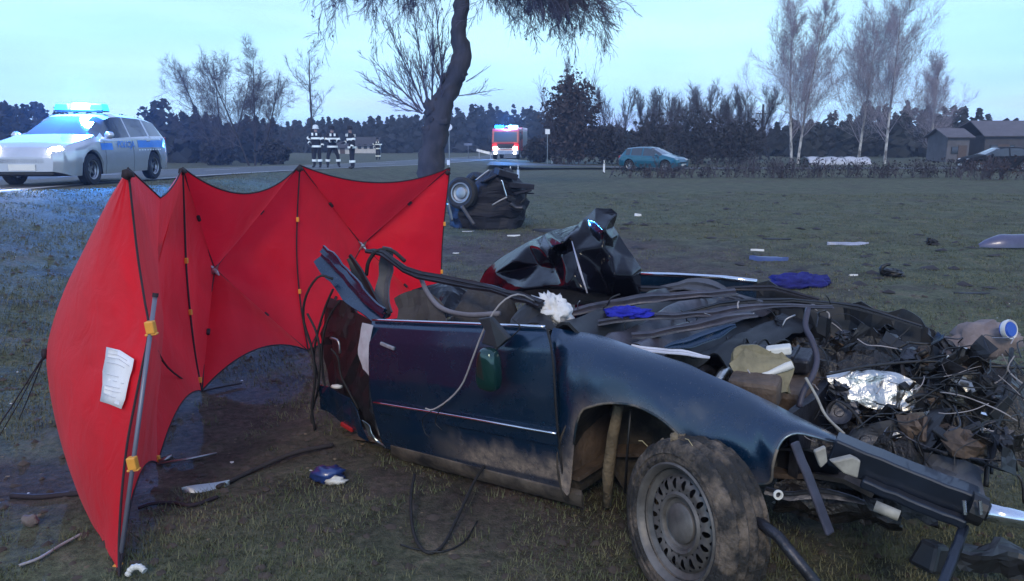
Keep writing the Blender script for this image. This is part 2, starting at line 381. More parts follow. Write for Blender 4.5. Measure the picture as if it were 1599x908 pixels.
def twigs(Sg, k, lmin, lmax, rad, seed, droop=0.):
    rs_ = np.random.RandomState(seed); A = np.array(Sg, float); A = A[rs_.randint(0, len(A), int(len(A) * k))]; t = rs_.rand(len(A), 1); p = A[:, :3] * (1 - t) + A[:, 3:6] * t
    d = A[:, 3:6] - A[:, :3]; d /= np.linalg.norm(d, axis=1)[:, None] + 1e-9; d = d + rs_.randn(len(A), 3) * .55 + np.array([0, 0, .12 - droop]); d /= np.linalg.norm(d, axis=1)[:, None]; L_ = rs_.uniform(lmin, lmax, (len(A), 1)); m_ = p + d * L_ * .5
    d2 = d + rs_.randn(len(A), 3) * .3 + np.array([0, 0, -droop]); e_ = m_ + d2 / np.linalg.norm(d2, axis=1)[:, None] * L_ * .5; r_ = np.full((len(A), 1), rad)
    return np.vstack([np.hstack([p, m_, r_, r_ * .8]), np.hstack([m_, e_, r_ * .8, r_ * .4])])
def bare_tree(name, px, Y, h, label, seed, maxl=3, spread=.5, up=.12, kids=4, kfrac=.5, r=.12, trunkm=None, twm=None, stems=1, lean=0, nseg=6, start=.3, rmin=.008, group=None, base=None, tw=.25, rk=.5, fan=.9):
    rnd = random.Random(seed); g = U(px, 300, Y); x = g[0]; z = hz(x, Y) - .1
    root = thing(name, (x, Y, z), label, 'tree', group); S = [[] for _ in range(2)]
    for k in range(stems):
        a = rnd.uniform(0, 6.28); off = .25 * stems * (k / max(1, stems - 1) - .5) if stems > 1 else 0
        d = (lean + (off * fan if stems > 1 else rnd.gauss(0, .015)), rnd.gauss(0, .05), 1)
        grow(rnd, S, (x + off, Y + rnd.gauss(0, .1) * (stems > 1), z), d, h * .78 * (rnd.uniform(.8, 1) if stems > 1 else 1), r, 0, maxl, spread, up, kids, kfrac, nseg, start, .12, rmin, None, rk)
    V, F = seg_mesh(S[0], 7); arr_obj('trunk', V, F, trunkm or bark, root, True)
    V, F = seg_mesh(np.vstack([np.array(S[1]), twigs(S[1], tw, .25, .6, .0035, seed)]), 3); arr_obj('crown', V, F, twm or twigm, root)
    return root
bare_tree('bare_tree', 352, 58, 10.2, 'broad leafless tree beyond the road, left one of the pair', 3, spread=.8, up=.05, stems=3, r=.08, kids=2, kfrac=.46, nseg=7, rmin=.006, tw=.5, group='leafless trees behind the road', start=.15)
bare_tree('bare_tree', 402, 54, 9.6, 'broad leafless tree beyond the road, right one of the pair', 5, spread=.8, up=.05, stems=3, r=.08, kids=2, kfrac=.46, nseg=7, rmin=.006, tw=.5, group='leafless trees behind the road', start=.15)
bare_tree('bare_tree', 492, 60, 10.5, 'slender leafless tree with narrow crown behind the firefighters', 9, spread=.75, up=.06, r=.12, kids=3, kfrac=.42, start=.35, rmin=.007)
bare_tree('bare_tree', 888, 66, 10.0, 'leafless tree rising out of the brown leafy bush', 12, spread=.4, r=.10, kids=3, kfrac=.42, start=.4)
bare_tree('bare_tree', 958, 70, 7.8, 'small leafless tree just right of the brown bush', 14, spread=.5, r=.08, stems=2, kids=3, start=.2)
for i, (px, Yd, h, lab) in enumerate(((1025, 66, 7.3, 'leftmost twiggy tree of the thicket behind the teal car'), (1070, 68, 7.9, 'dense twiggy tree in the middle of the thicket'), (1118, 67, 7.8, 'upright twiggy tree right of the thicket middle'), (1160, 66, 7.6, 'rightmost twiggy tree of the thicket, spreading to the right'))):
    bare_tree('thicket_tree', px, Yd, h, lab, 20 + i, spread=.6, stems=3, r=.09, kids=2, kfrac=.5, nseg=7, start=.2, rmin=.007, tw=.5, group='twiggy trees of the thicket', lean=.05 if i == 3 else 0)
for i, (px, Yd, h, lab, st) in enumerate(((1238, 62, 15.5, 'tall pale birch with forked trunk, leftmost birch', 2), (1336, 64, 13.6, 'slim pale birch between the two taller birches', 1), (1377, 62, 14.5, 'tall pale birch with forking trunk right of the slim birch', 1), (1446, 72, 10.2, 'shorter birch with dark clumps in its crown, rightmost birch', 1))):
    bare_tree('birch_tree', px, Yd, h, lab, 41 + i, fan=.25, spread=.78, up=.10, tw=.35, rk=.30, kids=3, kfrac=.50 if st == 1 else .42, r=.12, trunkm=birchbark, twm=birchtwig, stems=st, nseg=9, start=.22, rmin=.0045, group='birches on the right')

# old roadside willow with the leaning trunk
wx = U(672, 300, 26)[0]
rootw = thing('roadside_tree', (wx, 26, hz(wx, 26) - .15), 'thick leaning roadside tree with knobbly trunk and drooping twigs', 'tree')
tp = [(664, 325), (668, 296), (672, 262), (676, 232), (680, 200), (690, 165), (703, 138), (716, 108), (721, 84), (716, 58), (718, 30), (722, 0), (724, -40), (730, -90), (738, -150)]
tr = [34, 25, 23, 21.5, 21, 19.5, 17.5, 17.5, 16, 15, 13.5, 12.5, 11.5, 10, 8]
pts = np.array([U(a, b, 26) for a, b in tp]); rad = np.array(tr) * .84 * 26 / FPX
pp = catmull(pts, 60); rr = np.interp(np.linspace(0, 1, 60), np.linspace(0, 1, len(rad)), rad)
mb = MB(); mb.tube(pp, rr, 14)
for i, v in enumerate(mb.v):
    q = Vector(v); n_ = mnoise.noise(q * 1.7) * .10 + mnoise.noise(q * 4.5) * .09 + mnoise.noise(q * 9) * .05; c = pp[min(59, i // 14)]; d_ = np.array(v) - c
    mb.v[i] = tuple(c + d_ * (1 + n_ / .35))
trunk = obj('trunk', mb, bark, rootw, smooth=True)
for a, b, r_ in ((674, 172, .27), (668, 205, .2), (690, 190, .2), (718, 116, .2), (694, 122, .14)):
    m2 = MB(); m2.blob(U(a, b, 25.85), (r_, r_ * .8, r_ * 1.1), seed=a, amp=.7, n=14, m=10); obj('burl', m2, bark, rootw, smooth=True)
rnd = random.Random(77); S = [[], []]
for (ax, ay, dx, dz, L, kids) in ((660, 178, -1.0, .55, 2.3, 3), (660, 174, -.8, .8, 2.5, 3), (664, 170, -.45, 1, 2.9, 3), (668, 165, -.15, 1, 3.3, 3), (674, 165, .05, 1, 3.0, 2), (682, 170, .25, 1, 2.0, 2), (692, 120, -.12, 1, 2.4, 2), (728, 128, .8, .5, .9, 1), (716, 150, .9, .12, 1.4, 1), (690, 130, -.4, 1, 1.6, 2)):
    grow(rnd, S, U(ax, ay, 25.9), (dx, rnd.gauss(0, .25), dz), L, .034 if kids > 1 else .018, 0, 3, .40, .07, 2 if kids > 1 else 1, .45, 6, .05, .12, .005)
V, F = seg_mesh(S[0] + S[1], 4); arr_obj('shoots', V, F, twigm, rootw)
S = [[], []]
# high limbs out of frame that carry the drooping curtain
for (x1, z1, y1) in ((-3.8, 5.4, 25.4), (2.6, 5.6, 25.0), (4.2, 5.3, 26.2), (3.4, 5.9, 27), (-2.6, 6.0, 26.5), (1.2, 6.2, 25.2)):
    a = pts[12 if abs(x1) > 2 else 13]; b = np.array([wx + x1 + 1.05, y1, z1 + 1.7 - .6]); mid = (a + b) / 2 + np.array([0, 0, .7])
    c = catmull([a, mid, b], 8)
    for i in range(7): S[0].append((*c[i], *c[i + 1], .14 - .014 * i, .13 - .014 * i))
    n_t = 60 if x1 > 0 else 26
    for _ in range(n_t):
        t = rnd.uniform(.35, 1.0); q = c[min(6, int(t * 7))] * 1.0 + np.array([rnd.gauss(0, .35), rnd.gauss(0, .5), rnd.gauss(0, .12)])
        sgn = 1 if x1 > 0 else -1
        grow(rnd, S, q, (sgn * rnd.uniform(.1, .9), rnd.gauss(0, .4), rnd.uniform(-.9, -.1)), rnd.uniform(.9, 2.5), .014, 1, 3, .5, -.10, 2, .55, 4, 0, .2, .006)
V, F = seg_mesh(S[0], 6); arr_obj('limb', V, F, bark, rootw, True)
V, F = seg_mesh(np.vstack([np.array(S[1]), twigs(S[1], .3, .15, .4, .003, 3, .5)]), 3); arr_obj('drooping_twigs', V, F, twigm, rootw)
Lf = []
for s in rnd.sample(S[1], min(len(S[1]), 420)):
    c = np.array(s[3:6])
    for _ in range(2):
        a = np.array([rnd.gauss(0, 1) for _ in range(3)]); a /= np.linalg.norm(a); b = np.array([rnd.gauss(0, .5), rnd.gauss(0, .5), -1]); b /= np.linalg.norm(b); k = rnd.uniform(.03, .09)
        Lf.append([c, c + a * k * .5 + b * k * .7, c + b * k * 1.6, c - a * k * .5 + b * k * .7])
Lf = np.array(Lf); arr_obj('dead_leaves', Lf.reshape(-1, 3), np.arange(len(Lf) * 4).reshape(-1, 4), M('dead_leaf', (.06, .045, .05), .9, 0, .3, 3), rootw)

# leafy volumes: clumps of small faces through the crown
def leaf_cloud(rnd, n, centre, rad, size, shape='egg', lump=.35, seed=0):
    out = []
    c = np.array(centre, float); rad = np.array(rad, float)
    while len(out) < n:
        d = np.array([rnd.gauss(0, 1) for _ in range(3)]); d /= np.linalg.norm(d)
        q = 1 + lump * mnoise.noise(Vector(d * 2.2) + Vector((seed, seed * .7, 0)))
        rr_ = rnd.random() ** .4 * q
        p = c + d * rad * rr_
        a = np.array([rnd.gauss(0, 1) for _ in range(3)]); a /= np.linalg.norm(a); b = np.cross(a, [rnd.gauss(0, 1) for _ in range(3)]); b /= np.linalg.norm(b) + 1e-9
        k = size * rnd.uniform(.5, 1.3)
        out.append([p - a * k, p + b * k * .6, p + a * k, p - b * k * .6])
    return out
brownleaf = M('brown_beech_leaf', (.050, .036, .036), .85, 0, .4, 2)
darkshrub = M('dark_shrub_leaf', (.030, .028, .030), .9, 0, .4, 1.5)
pine = M('dark_pine_needles', (.022, .026, .036), .9, 0, .5, .8)
def bush(name, px, Y, w, h, label, seed, mat, n=2600, size=.16, group=None, trunks=True, base=0):
    rnd = random.Random(seed); x = U(px, 300, Y)[0]; z = hz(x, Y)
    root = thing(name, (x, Y, z), label, 'bush', group)
    Q = np.array(leaf_cloud(rnd, n, (x, Y, z + base + h * .5), (w / 2, w / 2.4, h * .52), size, seed=seed, lump=.5))
    Q[..., 2] = np.maximum(Q[..., 2], z + .02)
    arr_obj('foliage', Q.reshape(-1, 3), np.arange(len(Q) * 4).reshape(-1, 4), mat, root)
    S = [[], []]
    for _ in range(7 if h > 1.4 else 22): grow(rnd, S, (x + rnd.gauss(0, w * (.08 if h > 1.4 else .28)), Y, z - .1), (rnd.gauss(0, .35), rnd.gauss(0, .3), 1), h * rnd.uniform(.7, 1.1), .05 if h > 1.4 else .016, 0, 2, .5, .1, 3, .5, 4, .1, .15, .008)
    V, F = seg_mesh(S[0] + S[1], 3); arr_obj('stems', V, F, twigm, root)
    return root
bush('leafy_bush', 890, 60, 4.4, 6.6, 'dense brown leafy bush right of the fire engine', 3, brownleaf, 5200, .17)
for i, (px, Yd, w, h, lab) in enumerate(((1012, 58, 3.2, 3.6, 'dark shrub directly behind the teal car roof'), (1085, 60, 4.6, 3.9, 'wide dark shrub under the thicket middle'), (1150, 60, 4.0, 3.4, 'dark shrub at the right foot of the thicket'), (945, 60, 3, 3.0, 'dark shrub between brown bush and teal car'), (840, 64, 2.4, 2.0, 'low dark shrub at the right verge beside the fire engine'), (430, 52, 2.2, 1.5, 'low dark shrub at the foot of the right leafless tree'), (345, 56, 2.4, 1.6, 'low dark shrub at the foot of the left leafless tree'))):
    bush('dark_shrub', px, Yd, w, h, lab, 50 + i, darkshrub, 1500, .16, 'dark shrubs below the trees')
for i, (px, w, h, lab) in enumerate(((1000, 3.2, .75, 'low dark brushwood below the teal car'), (1095, 2.8, .8, 'low brushwood just right of the teal car front'), (1190, 3.6, 1.1, 'ragged brushwood below the leftmost birch'), (1275, 3.4, 1.0, 'ragged brushwood below the pale greenhouse'), (1370, 3.6, .9, 'low brushwood below the forking birch'), (1465, 3.2, .95, 'low brushwood below the barn gable'), (1555, 2.6, 1.05, 'reddish brown round shrub in front of the dark car'))):
    bush('field_edge_shrub', px, 37.5 if i < 6 else 35, w * 1.2, h, lab, 70 + i, M('red_brown_shrub', (.055, .032, .030), .9, 0, .3, 2) if i == 6 else MATS.get('brush_leaf') or M('brush_leaf', (.032, .028, .032), .9, 0, .4, 2), 300, .07, 'brushwood along the far field edge')

def wood(name, label, Y0, Y1, px0, px1, n, hfun, seed, mat, leaf=.5, per=90):
    rnd = random.Random(seed); out = []
    for i in range(n):
        Yd = rnd.uniform(Y0, Y1); px = px0 + (px1 - px0) * (i + rnd.random()) / n; g = U(px, 250, Yd); x = g[0]; z = hz(x, Yd)
        h = hfun(px) / FPX * Yd + CAMZ - z; h *= rnd.uniform(.74, 1.05)
        wd_ = h * rnd.uniform(.2, .32); rnd_top = rnd.random() < .4
        for _ in range(per):
            t = rnd.random() ** .8; ang = rnd.uniform(0, 6.28)
            pr = (math.sqrt(max(0, 1 - t * t)) if rnd_top else (1 - t) ** .8 + .04) * wd_ * rnd.uniform(.3, 1.1)
            p = np.array([x + pr * math.cos(ang), Yd + pr * math.sin(ang), z + h * t])
            k = leaf * (1.15 - .75 * t) * rnd.uniform(.6, 1.2)
            a = np.array([math.cos(ang + 1.57), math.sin(ang + 1.57), rnd.uniform(-.3, .3)]); b = np.array([rnd.gauss(0, .3), rnd.gauss(0, .3), rnd.uniform(.5, 1)])
            out.append([p - a * k, p - b * k * .7, p + a * k, p + b * k * .8])
    Q = np.array(out); arr_obj(name, Q.reshape(-1, 3), np.arange(len(Q) * 4).reshape(-1, 4), mat, label=label, cat='forest', kind='stuff')
def H1(p): return np.interp(p, [-200, 0, 40, 90, 150, 200, 250, 300, 330, 400, 480], [52, 54, 60, 52, 46, 48, 60, 58, 44, 38, 30])
def H2(p): return np.interp(p, [380, 430, 500, 560, 620, 700, 730, 790, 830, 860], [24, 30, 36, 34, 40, 44, 54, 56, 50, 34])
def H3(p): return np.interp(p, [860, 1000, 1140, 1180, 1250, 1300, 1340, 1380, 1430, 1480, 1520, 1545, 1600, 1800], [20, 24, 26, 30, 34, 46, 60, 62, 52, 54, 52, 34, 36, 40])
wood('pine_wood', 'dark pine wood behind the police car', 62, 85, -640, 430, 140, H1, 1, pine, .62, 120)
wood('pine_wood', 'dark pine wood behind the firefighters and fire engine', 120, 150, 370, 862, 110, H2, 2, pine, .95, 110)
wood('mixed_wood', 'dark evergreen wood behind the birches and barn', 85, 115, 870, 1900, 130, H3, 4, M('dark_evergreen', (.024, .026, .026), .9, 0, .5, .8), .8, 110)
# ------------------------------------------------------------------ vehicles in the distance
def lobj(name, mb, mat, parent, smooth=False, auto=None, bevel=0):      # vertices already in the parent's own frame
    o = bpy.data.objects.new(name, mesh_from(name, mb.v, mb.f, mat, smooth)); COL.objects.link(o); o.parent = parent
    if auto:
        o.data.polygons.foreach_set('use_smooth', [True] * len(o.data.polygons)); o.data.set_sharp_from_angle(angle=math.radians(auto))
    if bevel:
        b = o.modifiers.new('bevel', 'BEVEL'); b.width = bevel; b.segments = 2; b.limit_method = 'ANGLE'
    return o
glass = M('vehicle_glass', (.03, .04, .05), .05, 0, .1, 2, coat=.6, spec=.8)
tyre_m = M('tyre_rubber', (.018, .017, .018), .8, 0, .3, 20)
alloy = M('wheel_alloy', (.35, .35, .37), .35, .9, .15, 6)
lampw = emit_mat('lit_headlamp', (1.0, .95, .88), 40)
lampb = emit_mat('lit_blue_beacon', (.02, .42, 1.0), 4)
lampb2 = emit_mat('lit_blue_beacon_core', (.45, .9, 1.0), 9)
redlens = M('red_lens', (.35, .02, .02), .2, 0, .1, 3, coat=.5)
platem = M('number_plate', (.7, .7, .68), .4, 0, .05, 3)
def wheel_parts(parent, c, side, r=.315, w=.2, spokes=5):
    ax = (0, side, 0); mb = MB()
    mb.lathe([(r * .62, -w / 2), (r * .92, -w / 2), (r, -w * .36), (r, w * .36), (r * .92, w / 2), (r * .66, w / 2), (r * .60, w * .3), (r * .60, -w * .4)], c, ax, 26)
    t = lobj('wheel', mb, tyre_m, parent, auto=35)
    mb = MB(); mb.lathe([(.01, w * .12), (r * .2, w * .14), (r * .24, w * .04), (r * .24, -w * .1)], c, ax, 14)
    mb.lathe([(r * .54, w * .38), (r * .63, w * .46), (r * .63, w * .3), (r * .54, w * .1), (r * .54, -w * .35)], c, ax, 26)
    for k in range(spokes):
        a = 2 * math.pi * k / spokes; R = Matrix.Rotation(a, 3, 'Y'); p = R @ Vector((r * .36, 0, 0))
        mb.box((c[0] + p.x, c[1] + side * w * .08, c[2] + p.z), (r * .5, w * .16, r * .13), R)
    lobj('rim', mb, alloy, t, auto=35)
def car(name, loc, head, pm, label, prof, L=4.4, hw=.88, cat='car', lit=False, doors=True, group=None):
    root = thing(name, loc, label, cat, group); root.rotation_euler.z = head
    h = L / 2; top = np.array(prof['top'], float); belt = np.array(prof['belt'], float); wr = .33; ax_f, ax_r = prof['axles']
    xs = set(np.linspace(-h, h, 45)) | set(top[:, 0]) | set(x + d for x in prof['cuts'] for d in (0,))
    for a in (ax_f, ax_r): xs |= set(a + wr * 1.12 * np.cos(np.linspace(0, math.pi, 11)))
    xs = sorted(x for x in xs if -h - 1e-6 <= x <= h + 1e-6); keep = [xs[0]]
    for x in xs[1:]:
        if x - keep[-1] > .018: keep.append(x)
    xs = keep
    cowl, header, tailtop, tailbot = prof['cowl'], prof['header'], prof['tailtop'], prof['tailbot']
    rows = []
    for x in xs:
        W = hw * np.interp(x, [-h, -h + .06, -h + .3, -h + .9, 0, h - .75, h - .35, h - .12, h], [.80, .88, .96, 1, 1, 1, .95, .84, .68])
        zb = np.interp(x, [-h, -h + .25, h - .3, h], [.34, .22, .20, .30])
        for a in (ax_f, ax_r):
            d = abs(x - a)
            if d < wr * 1.12: zb = max(zb, .31 + math.sqrt(max(0, (wr * 1.12) ** 2 - d * d)))
        zt = np.interp(x, top[:, 0], top[:, 1]); zbelt = min(np.interp(x, belt[:, 0], belt[:, 1]), zt - .015)
        gh = smooth(np.array((zt - zbelt) / .45)).item() if tailbot < x < cowl else 0
        fr = np.clip((cowl - x) / (cowl - header), 0, 1) * np.clip((x - tailbot) / (tailtop - tailbot), 0, 1)
        zr = zbelt + .02 + (zt - .075 - zbelt - .02) * fr if tailbot < x < cowl else zt - .02 * 1
        yr = W * (.90 - .17 * fr)
        zm = max(.46, zb + .03); zs = max(.68, zb + .06)
        rows.append([(0, zb + .0), (W * .72, zb), (W * .955, zb + .005), (W, zm), (W * 1.0, zs), (W * .975, max(zbelt - .05, zs + .02)), (W * .925, zbelt), (yr, max(zr, zbelt + .004)), (yr * .80, zt - .012), (yr * .4, zt), (0, zt + .006)])
    n = len(rows[0]); m = len(xs)
    V = [(x, y, z) for x, r in zip(xs, rows) for y, z in r] + [(x, -y, z) for x, r in zip(xs, rows) for y, z in r]
    groups = {}
    def put(k, f): groups.setdefault(k, []).append(f)
    for i in range(m - 1):
        xm = (xs[i] + xs[i + 1]) / 2
        for j in range(n - 1):
            k = 'body'
            if j == 6:
                for wi, (a, b) in enumerate(prof['side_windows']):
                    if b < xm < a: k = 'side_window'
            if j >= 7 and header < xm < cowl: k = 'windscreen'
            if j >= 7 and tailbot < xm < tailtop: k = 'rear_window'
            if j <= 1: k = 'underbody'
            f = (i * n + j, i * n + j + 1, (i + 1) * n + j + 1, (i + 1) * n + j)
            if k == 'side_window': k += str(wi if False else [q for q, (a, b) in enumerate(prof['side_windows']) if b < xm < a][0])
            put(k + ('L' if k.startswith('side') else ''), f)
            put(k + ('R' if k.startswith('side') else ''), tuple(q + m * n for q in f[::-1]))
    for e, i in (('body', 0), ('body', m - 1)):
        loop = [i * n + j for j in range(n)]; loop2 = [m * n + i * n + j for j in range(n - 2, 0, -1)]
        put('body', tuple(loop + loop2) if i else tuple((loop + loop2)[::-1]))
    for k, fs in groups.items():
        used = sorted({q for f in fs for q in f}); ix = {q: i for i, q in enumerate(used)}
        mb = MB(); mb.v = [V[q] for q in used]; mb.f = [tuple(ix[q] for q in f) for f in fs]
        nm = 'body' if k == 'body' else 'underbody' if k == 'underbody' else 'side_window' if k.startswith('side') else k
        lobj(nm, mb, pm if nm == 'body' else blackpl if nm == 'underbody' else glass, root, auto=32)
    for a in (ax_f, ax_r):
        for s in (1, -1): wheel_parts(root, (a, s * hw * .86, .315), s)
    def at(x, k): # point on the body side
        i = min(range(m), key=lambda q: abs(xs[q] - x)); y, z = rows[i][k]; return y, z
    for s in (1, -1):
        mb = MB(); mb.blob((cowl - .28, s * (hw + .09), prof['mz']), (.07, .10, .075), seed=3, amp=.1, n=12, m=8); mb.box((cowl - .27, s * (hw - .0), prof['mz'] - .05), (.06, .12, .03)); lobj('mirror', mb, pm, root, auto=40)
        y, z = at(h - .18, 5); mb = MB(); mb.blob((h - .20, s * (hw * .66), prof['lz']), (.17, .15, .075), seed=8, amp=.12, n=14, m=8); lobj('headlight', mb, lampw if lit else M('lamp_lens', (.45, .47, .5), .1, 0, .1, 4, coat=.8), root, smooth=True)
        mb = MB(); mb.box((-h + .055, s * hw * .72, prof['tz']), (.10, .22, .16)); lobj('tail_light', mb, redlens, root, bevel=.02)
        for dx in prof['handles']:
            y, z = at(dx, 5); mb = MB(); mb.box((dx, s * (y + .012), z - .05), (.17, .03, .03)); lobj('door_handle', mb, pm, root, bevel=.008)
        for dx in prof['seams']:
            i0 = min(range(m), key=lambda q: abs(xs[q] - dx)); mb = MB()
            mb.tube([(dx, s * (rows[i0][k][0] + .001), rows[i0][k][1]) for k in (2, 3, 4, 5, 6)], .004, 4); lobj('door_seam', mb, blackpl, root)
    mb = MB(); mb.box((h - .03, 0, .50), (.06, .9, .12)); lobj('grille', mb, blackpl, root, bevel=.02)
    mb = MB(); mb.box((h + .012, 0, .38), (.02, .52, .115)); lobj('number_plate', mb, platem, root)
    mb = MB(); mb.box((-h - .012, 0, .62), (.02, .52, .115)); lobj('number_plate', mb, platem, root)
    mb = MB(); mb.box((h - .06, 0, .27), (.07, 1.15, .09)); lobj('air_intake', mb, blackpl, root, bevel=.02)
    return root, at
ESTATE = dict(top=[(-2.25, .88), (-2.21, .97), (-2.02, 1.27), (-1.85, 1.37), (-1.2, 1.45), (-.3, 1.48), (.1, 1.46), (.38, 1.40), (1.10, 1.02), (1.35, .96), (1.9, .85), (2.12, .74), (2.25, .58)],
              belt=[(-2.25, .86), (-2, 1.0), (-1, .99), (.6, .93), (1.1, .92), (2.0, .78), (2.25, .55)], cowl=1.10, header=.38, tailtop=-2.02, tailbot=-2.21, axles=(1.33, -1.32), cuts=(.62, -.28, -.36, -1.16, -1.24, -1.9),
              side_windows=((.70, -.30), (-.38, -1.18), (-1.26, -1.92)), mz=1.0, lz=.70, tz=.90, handles=(-.15, -1.05), seams=(.85, -.32, -1.2))
silver = M('silver_police_paint', (.62, .63, .66), .25, .6, .06, 3, coat=.8)
fx0, fy0 = U(143, 287, 15.8)[0], 15.8
pz = float(road_z(17.3)) + .012
hx, hy = U(241, 281, 18.5)[0] - fx0, 18.5 - fy0
th = math.atan2(-hy, -hx)                       # nose points towards the camera
cxm, cym = fx0 + hx / 2, fy0 + hy / 2
lv = Vector((-math.sin(th), math.cos(th), 0))
ploc = Vector((cxm, cym, pz)) - lv * .80
pc, pat = car('police_car', ploc, th, silver, 'silver police estate car with blue stripe and lit blue beacon on the road', ESTATE, L=4.5, hw=.89, lit=True)
polblue = M('police_blue_film', (.01, .22, .80), .35, 0, .05, 3, coat=.4)
polwhite = M('white_reflective_film', (.85, .86, .88), .35, 0, .05, 3)
def side_band(x0, x1, z0, z1, mat_, name):
    for s in (1, -1):
        Q = []
        for x in np.linspace(x0, x1, 9):
            r = []
            for z in (z0(x), z1(x)):
                y4, zz4 = pat(x, 4); y5, zz5 = pat(x, 5); y = np.interp(z, [zz4, max(zz5, zz4 + .01)], [y4, y5]); r.append((x, s * (y + .006), z))
            Q.append(r)
        mb = MB(); mb.sheet(np.array(Q) if s > 0 else np.array(Q)[::-1], .003); lobj(name, mb, mat_, pc)
side_band(-2.0, -.55, lambda x: .74, lambda x: .90, polblue, 'blue_stripe'); side_band(.55, 1.0, lambda x: .70, lambda x: .84, polblue, 'blue_stripe')
side_band(-2.0, 1.0, lambda x: .915 - (x > .3) * .04, lambda x: .945 - (x > .3) * .04, polwhite, 'white_stripe')
for k in range(9): side_band(-.62 - k * .13, -.55 - k * .13, lambda x: .675, lambda x: .70, polwhite, 'reflective_dash')
for s in (1, -1):
    tx = bpy.data.curves.new('lettering', 'FONT'); tx.body = 'POLICJA'; tx.size = .20; tx.extrude = .002; tx.align_x = 'CENTER'
    to = bpy.data.objects.new('lettering', tx); COL.objects.link(to); to.parent = pc; tx.materials.append(polblue)
    me_ = bpy.data.meshes.new_from_object(to.evaluated_get(bpy.context.evaluated_depsgraph_get())); bpy.data.objects.remove(to); to = bpy.data.objects.new('lettering', me_); COL.objects.link(to); to.parent = pc
    to.location = (0, s * (.89 + .008), .745); to.rotation_euler = (math.pi / 2, 0, math.pi if s > 0 else 0)
mb = MB(); mb.box((.0, 0, 1.53), (.30, 1.05, .05)); bar = lobj('light_bar', mb, blackpl, pc, bevel=.02)
for y in (-.38, .38):
    mb = MB(); mb.box((.0, y, 1.60), (.28, .32, .15), taper=.85); b_ = lobj('beacon_lens', mb, lampb, bar, bevel=.025)
mb = MB(); mb.box((0, 0, 1.60), (.24, .40, .17), taper=.8); lobj('beacon_lens', mb, lampb2, bar, bevel=.025)
pl = bpy.data.lights.new('beacon_light', 'POINT'); pl.energy = 4200; pl.color = (.04, .26, 1); pl.shadow_soft_size = .15
po = bpy.data.objects.new('beacon_light', pl); COL.objects.link(po); po.parent = pc; po.location = (0.1, 0, 1.95)
for s in (1, -1):
    sl = bpy.data.lights.new('headlight_beam', 'SPOT'); sl.energy = 260; sl.color = (1, .95, .88); sl.spot_size = math.radians(70); sl.spot_blend = .6; sl.shadow_soft_size = .08
    s_o = bpy.data.objects.new('headlight_beam', sl); COL.objects.link(s_o); s_o.parent = pc; s_o.location = (2.35, s * .6, .68); s_o.rotation_euler = (0, -math.radians(84), 0)

HATCH = dict(top=[(-2.0, .80), (-1.97, .92), (-1.72, 1.2), (-1.5, 1.34), (-.8, 1.41), (-.1, 1.41), (.15, 1.36), (.95, .98), (1.2, .92), (1.7, .80), (1.9, .68), (2.0, .55)],
             belt=[(-2.0, .78), (-1.7, .92), (-1, .91), (.6, .87), (1.0, .88), (1.8, .72), (2.0, .52)], cowl=.95, header=.15, tailtop=-1.6, tailbot=-1.97, axles=(1.22, -1.2), cuts=(.5, -.3, -.38, -1.1, -1.18, -1.5),
             side_windows=((.55, -.32), (-.40, -1.12), (-1.2, -1.5)), mz=.95, lz=.66, tz=.80, handles=(-.2, -1.0), seams=(.7, -.35, -1.15))
tx_, ty_ = U(1020, 260, 46.5)[0], 46.5
car('parked_hatchback', (tx_, ty_, hz(tx_, ty_)), math.radians(-40), M('teal_paint', (.006, .11, .17), .3, .3, .1, 3, coat=.8), 'small teal hatchback parked at the far field edge', HATCH, L=4.0, hw=.83)
dx_, dy_ = U(1556, 255, 46)[0], 46.0
car('parked_car', (dx_, dy_, hz(dx_, dy_)), math.radians(180 - 8), M('charcoal_paint', (.010, .010, .013), .7, 0, .1, 3, spec=.12), 'dark car parked in front of the barn', HATCH, L=4.0, hw=.85)
vx_, vy_ = U(824, 250, 84)[0], 84.0
car('following_car', (vx_, vy_, hz(vx_, vy_)), math.radians(-100), M('charcoal_paint', (.02, .02, .024)), 'dark vehicle with blazing headlights behind the fire engine', HATCH, L=4.0, hw=.88, lit=True)

# fire engine
ex, ey = U(797, 246, 72)[0], 72.0; ez = max(hz(ex, ey), float(road_z(ey)))
fe = thing('fire_engine', (ex, ey, ez), 'red fire engine with lit blue beacons on the far road', 'fire engine'); fe.rotation_euler.z = math.radians(-97)
firered = M('fire_engine_red', (.42, .015, .02), .3, 0, .1, 2, coat=.7)
mb = MB(); mb.prism([(1.2, -1.2, .75), (3.55, -1.2, .75), (3.6, -1.2, 1.45), (3.35, -1.2, 2.5), (3.1, -1.2, 2.66), (1.2, -1.2, 2.66)], (0, 2.4, 0)); lobj('cab', mb, firered, fe, bevel=.06)
mb = MB(); mb.box((-1.1, 0, 1.75), (4.5, 2.45, 2.1)); lobj('body', mb, firered, fe, bevel=.04)
mb = MB(); mb.prism([(3.612, -1.02, 1.52), (3.612, 1.02, 1.52), (3.40, 1.0, 2.36), (3.40, -1.0, 2.36)], (.02, 0, .004)); lobj('windscreen', mb, glass, fe)
mb = MB(); mb.box((3.55, 0, .62), (.35, 2.4, .38)); lobj('bumper', mb, alloy, fe, bevel=.04)
mb = MB(); mb.box((3.60, 0, 1.12), (.06, 1.5, .42)); lobj('grille', mb, blackpl, fe, bevel=.02)
mb = MB(); mb.box((3.60, 0, .93), (.06, 2.1, .1)); lobj('white_stripe', mb, polwhite, fe)
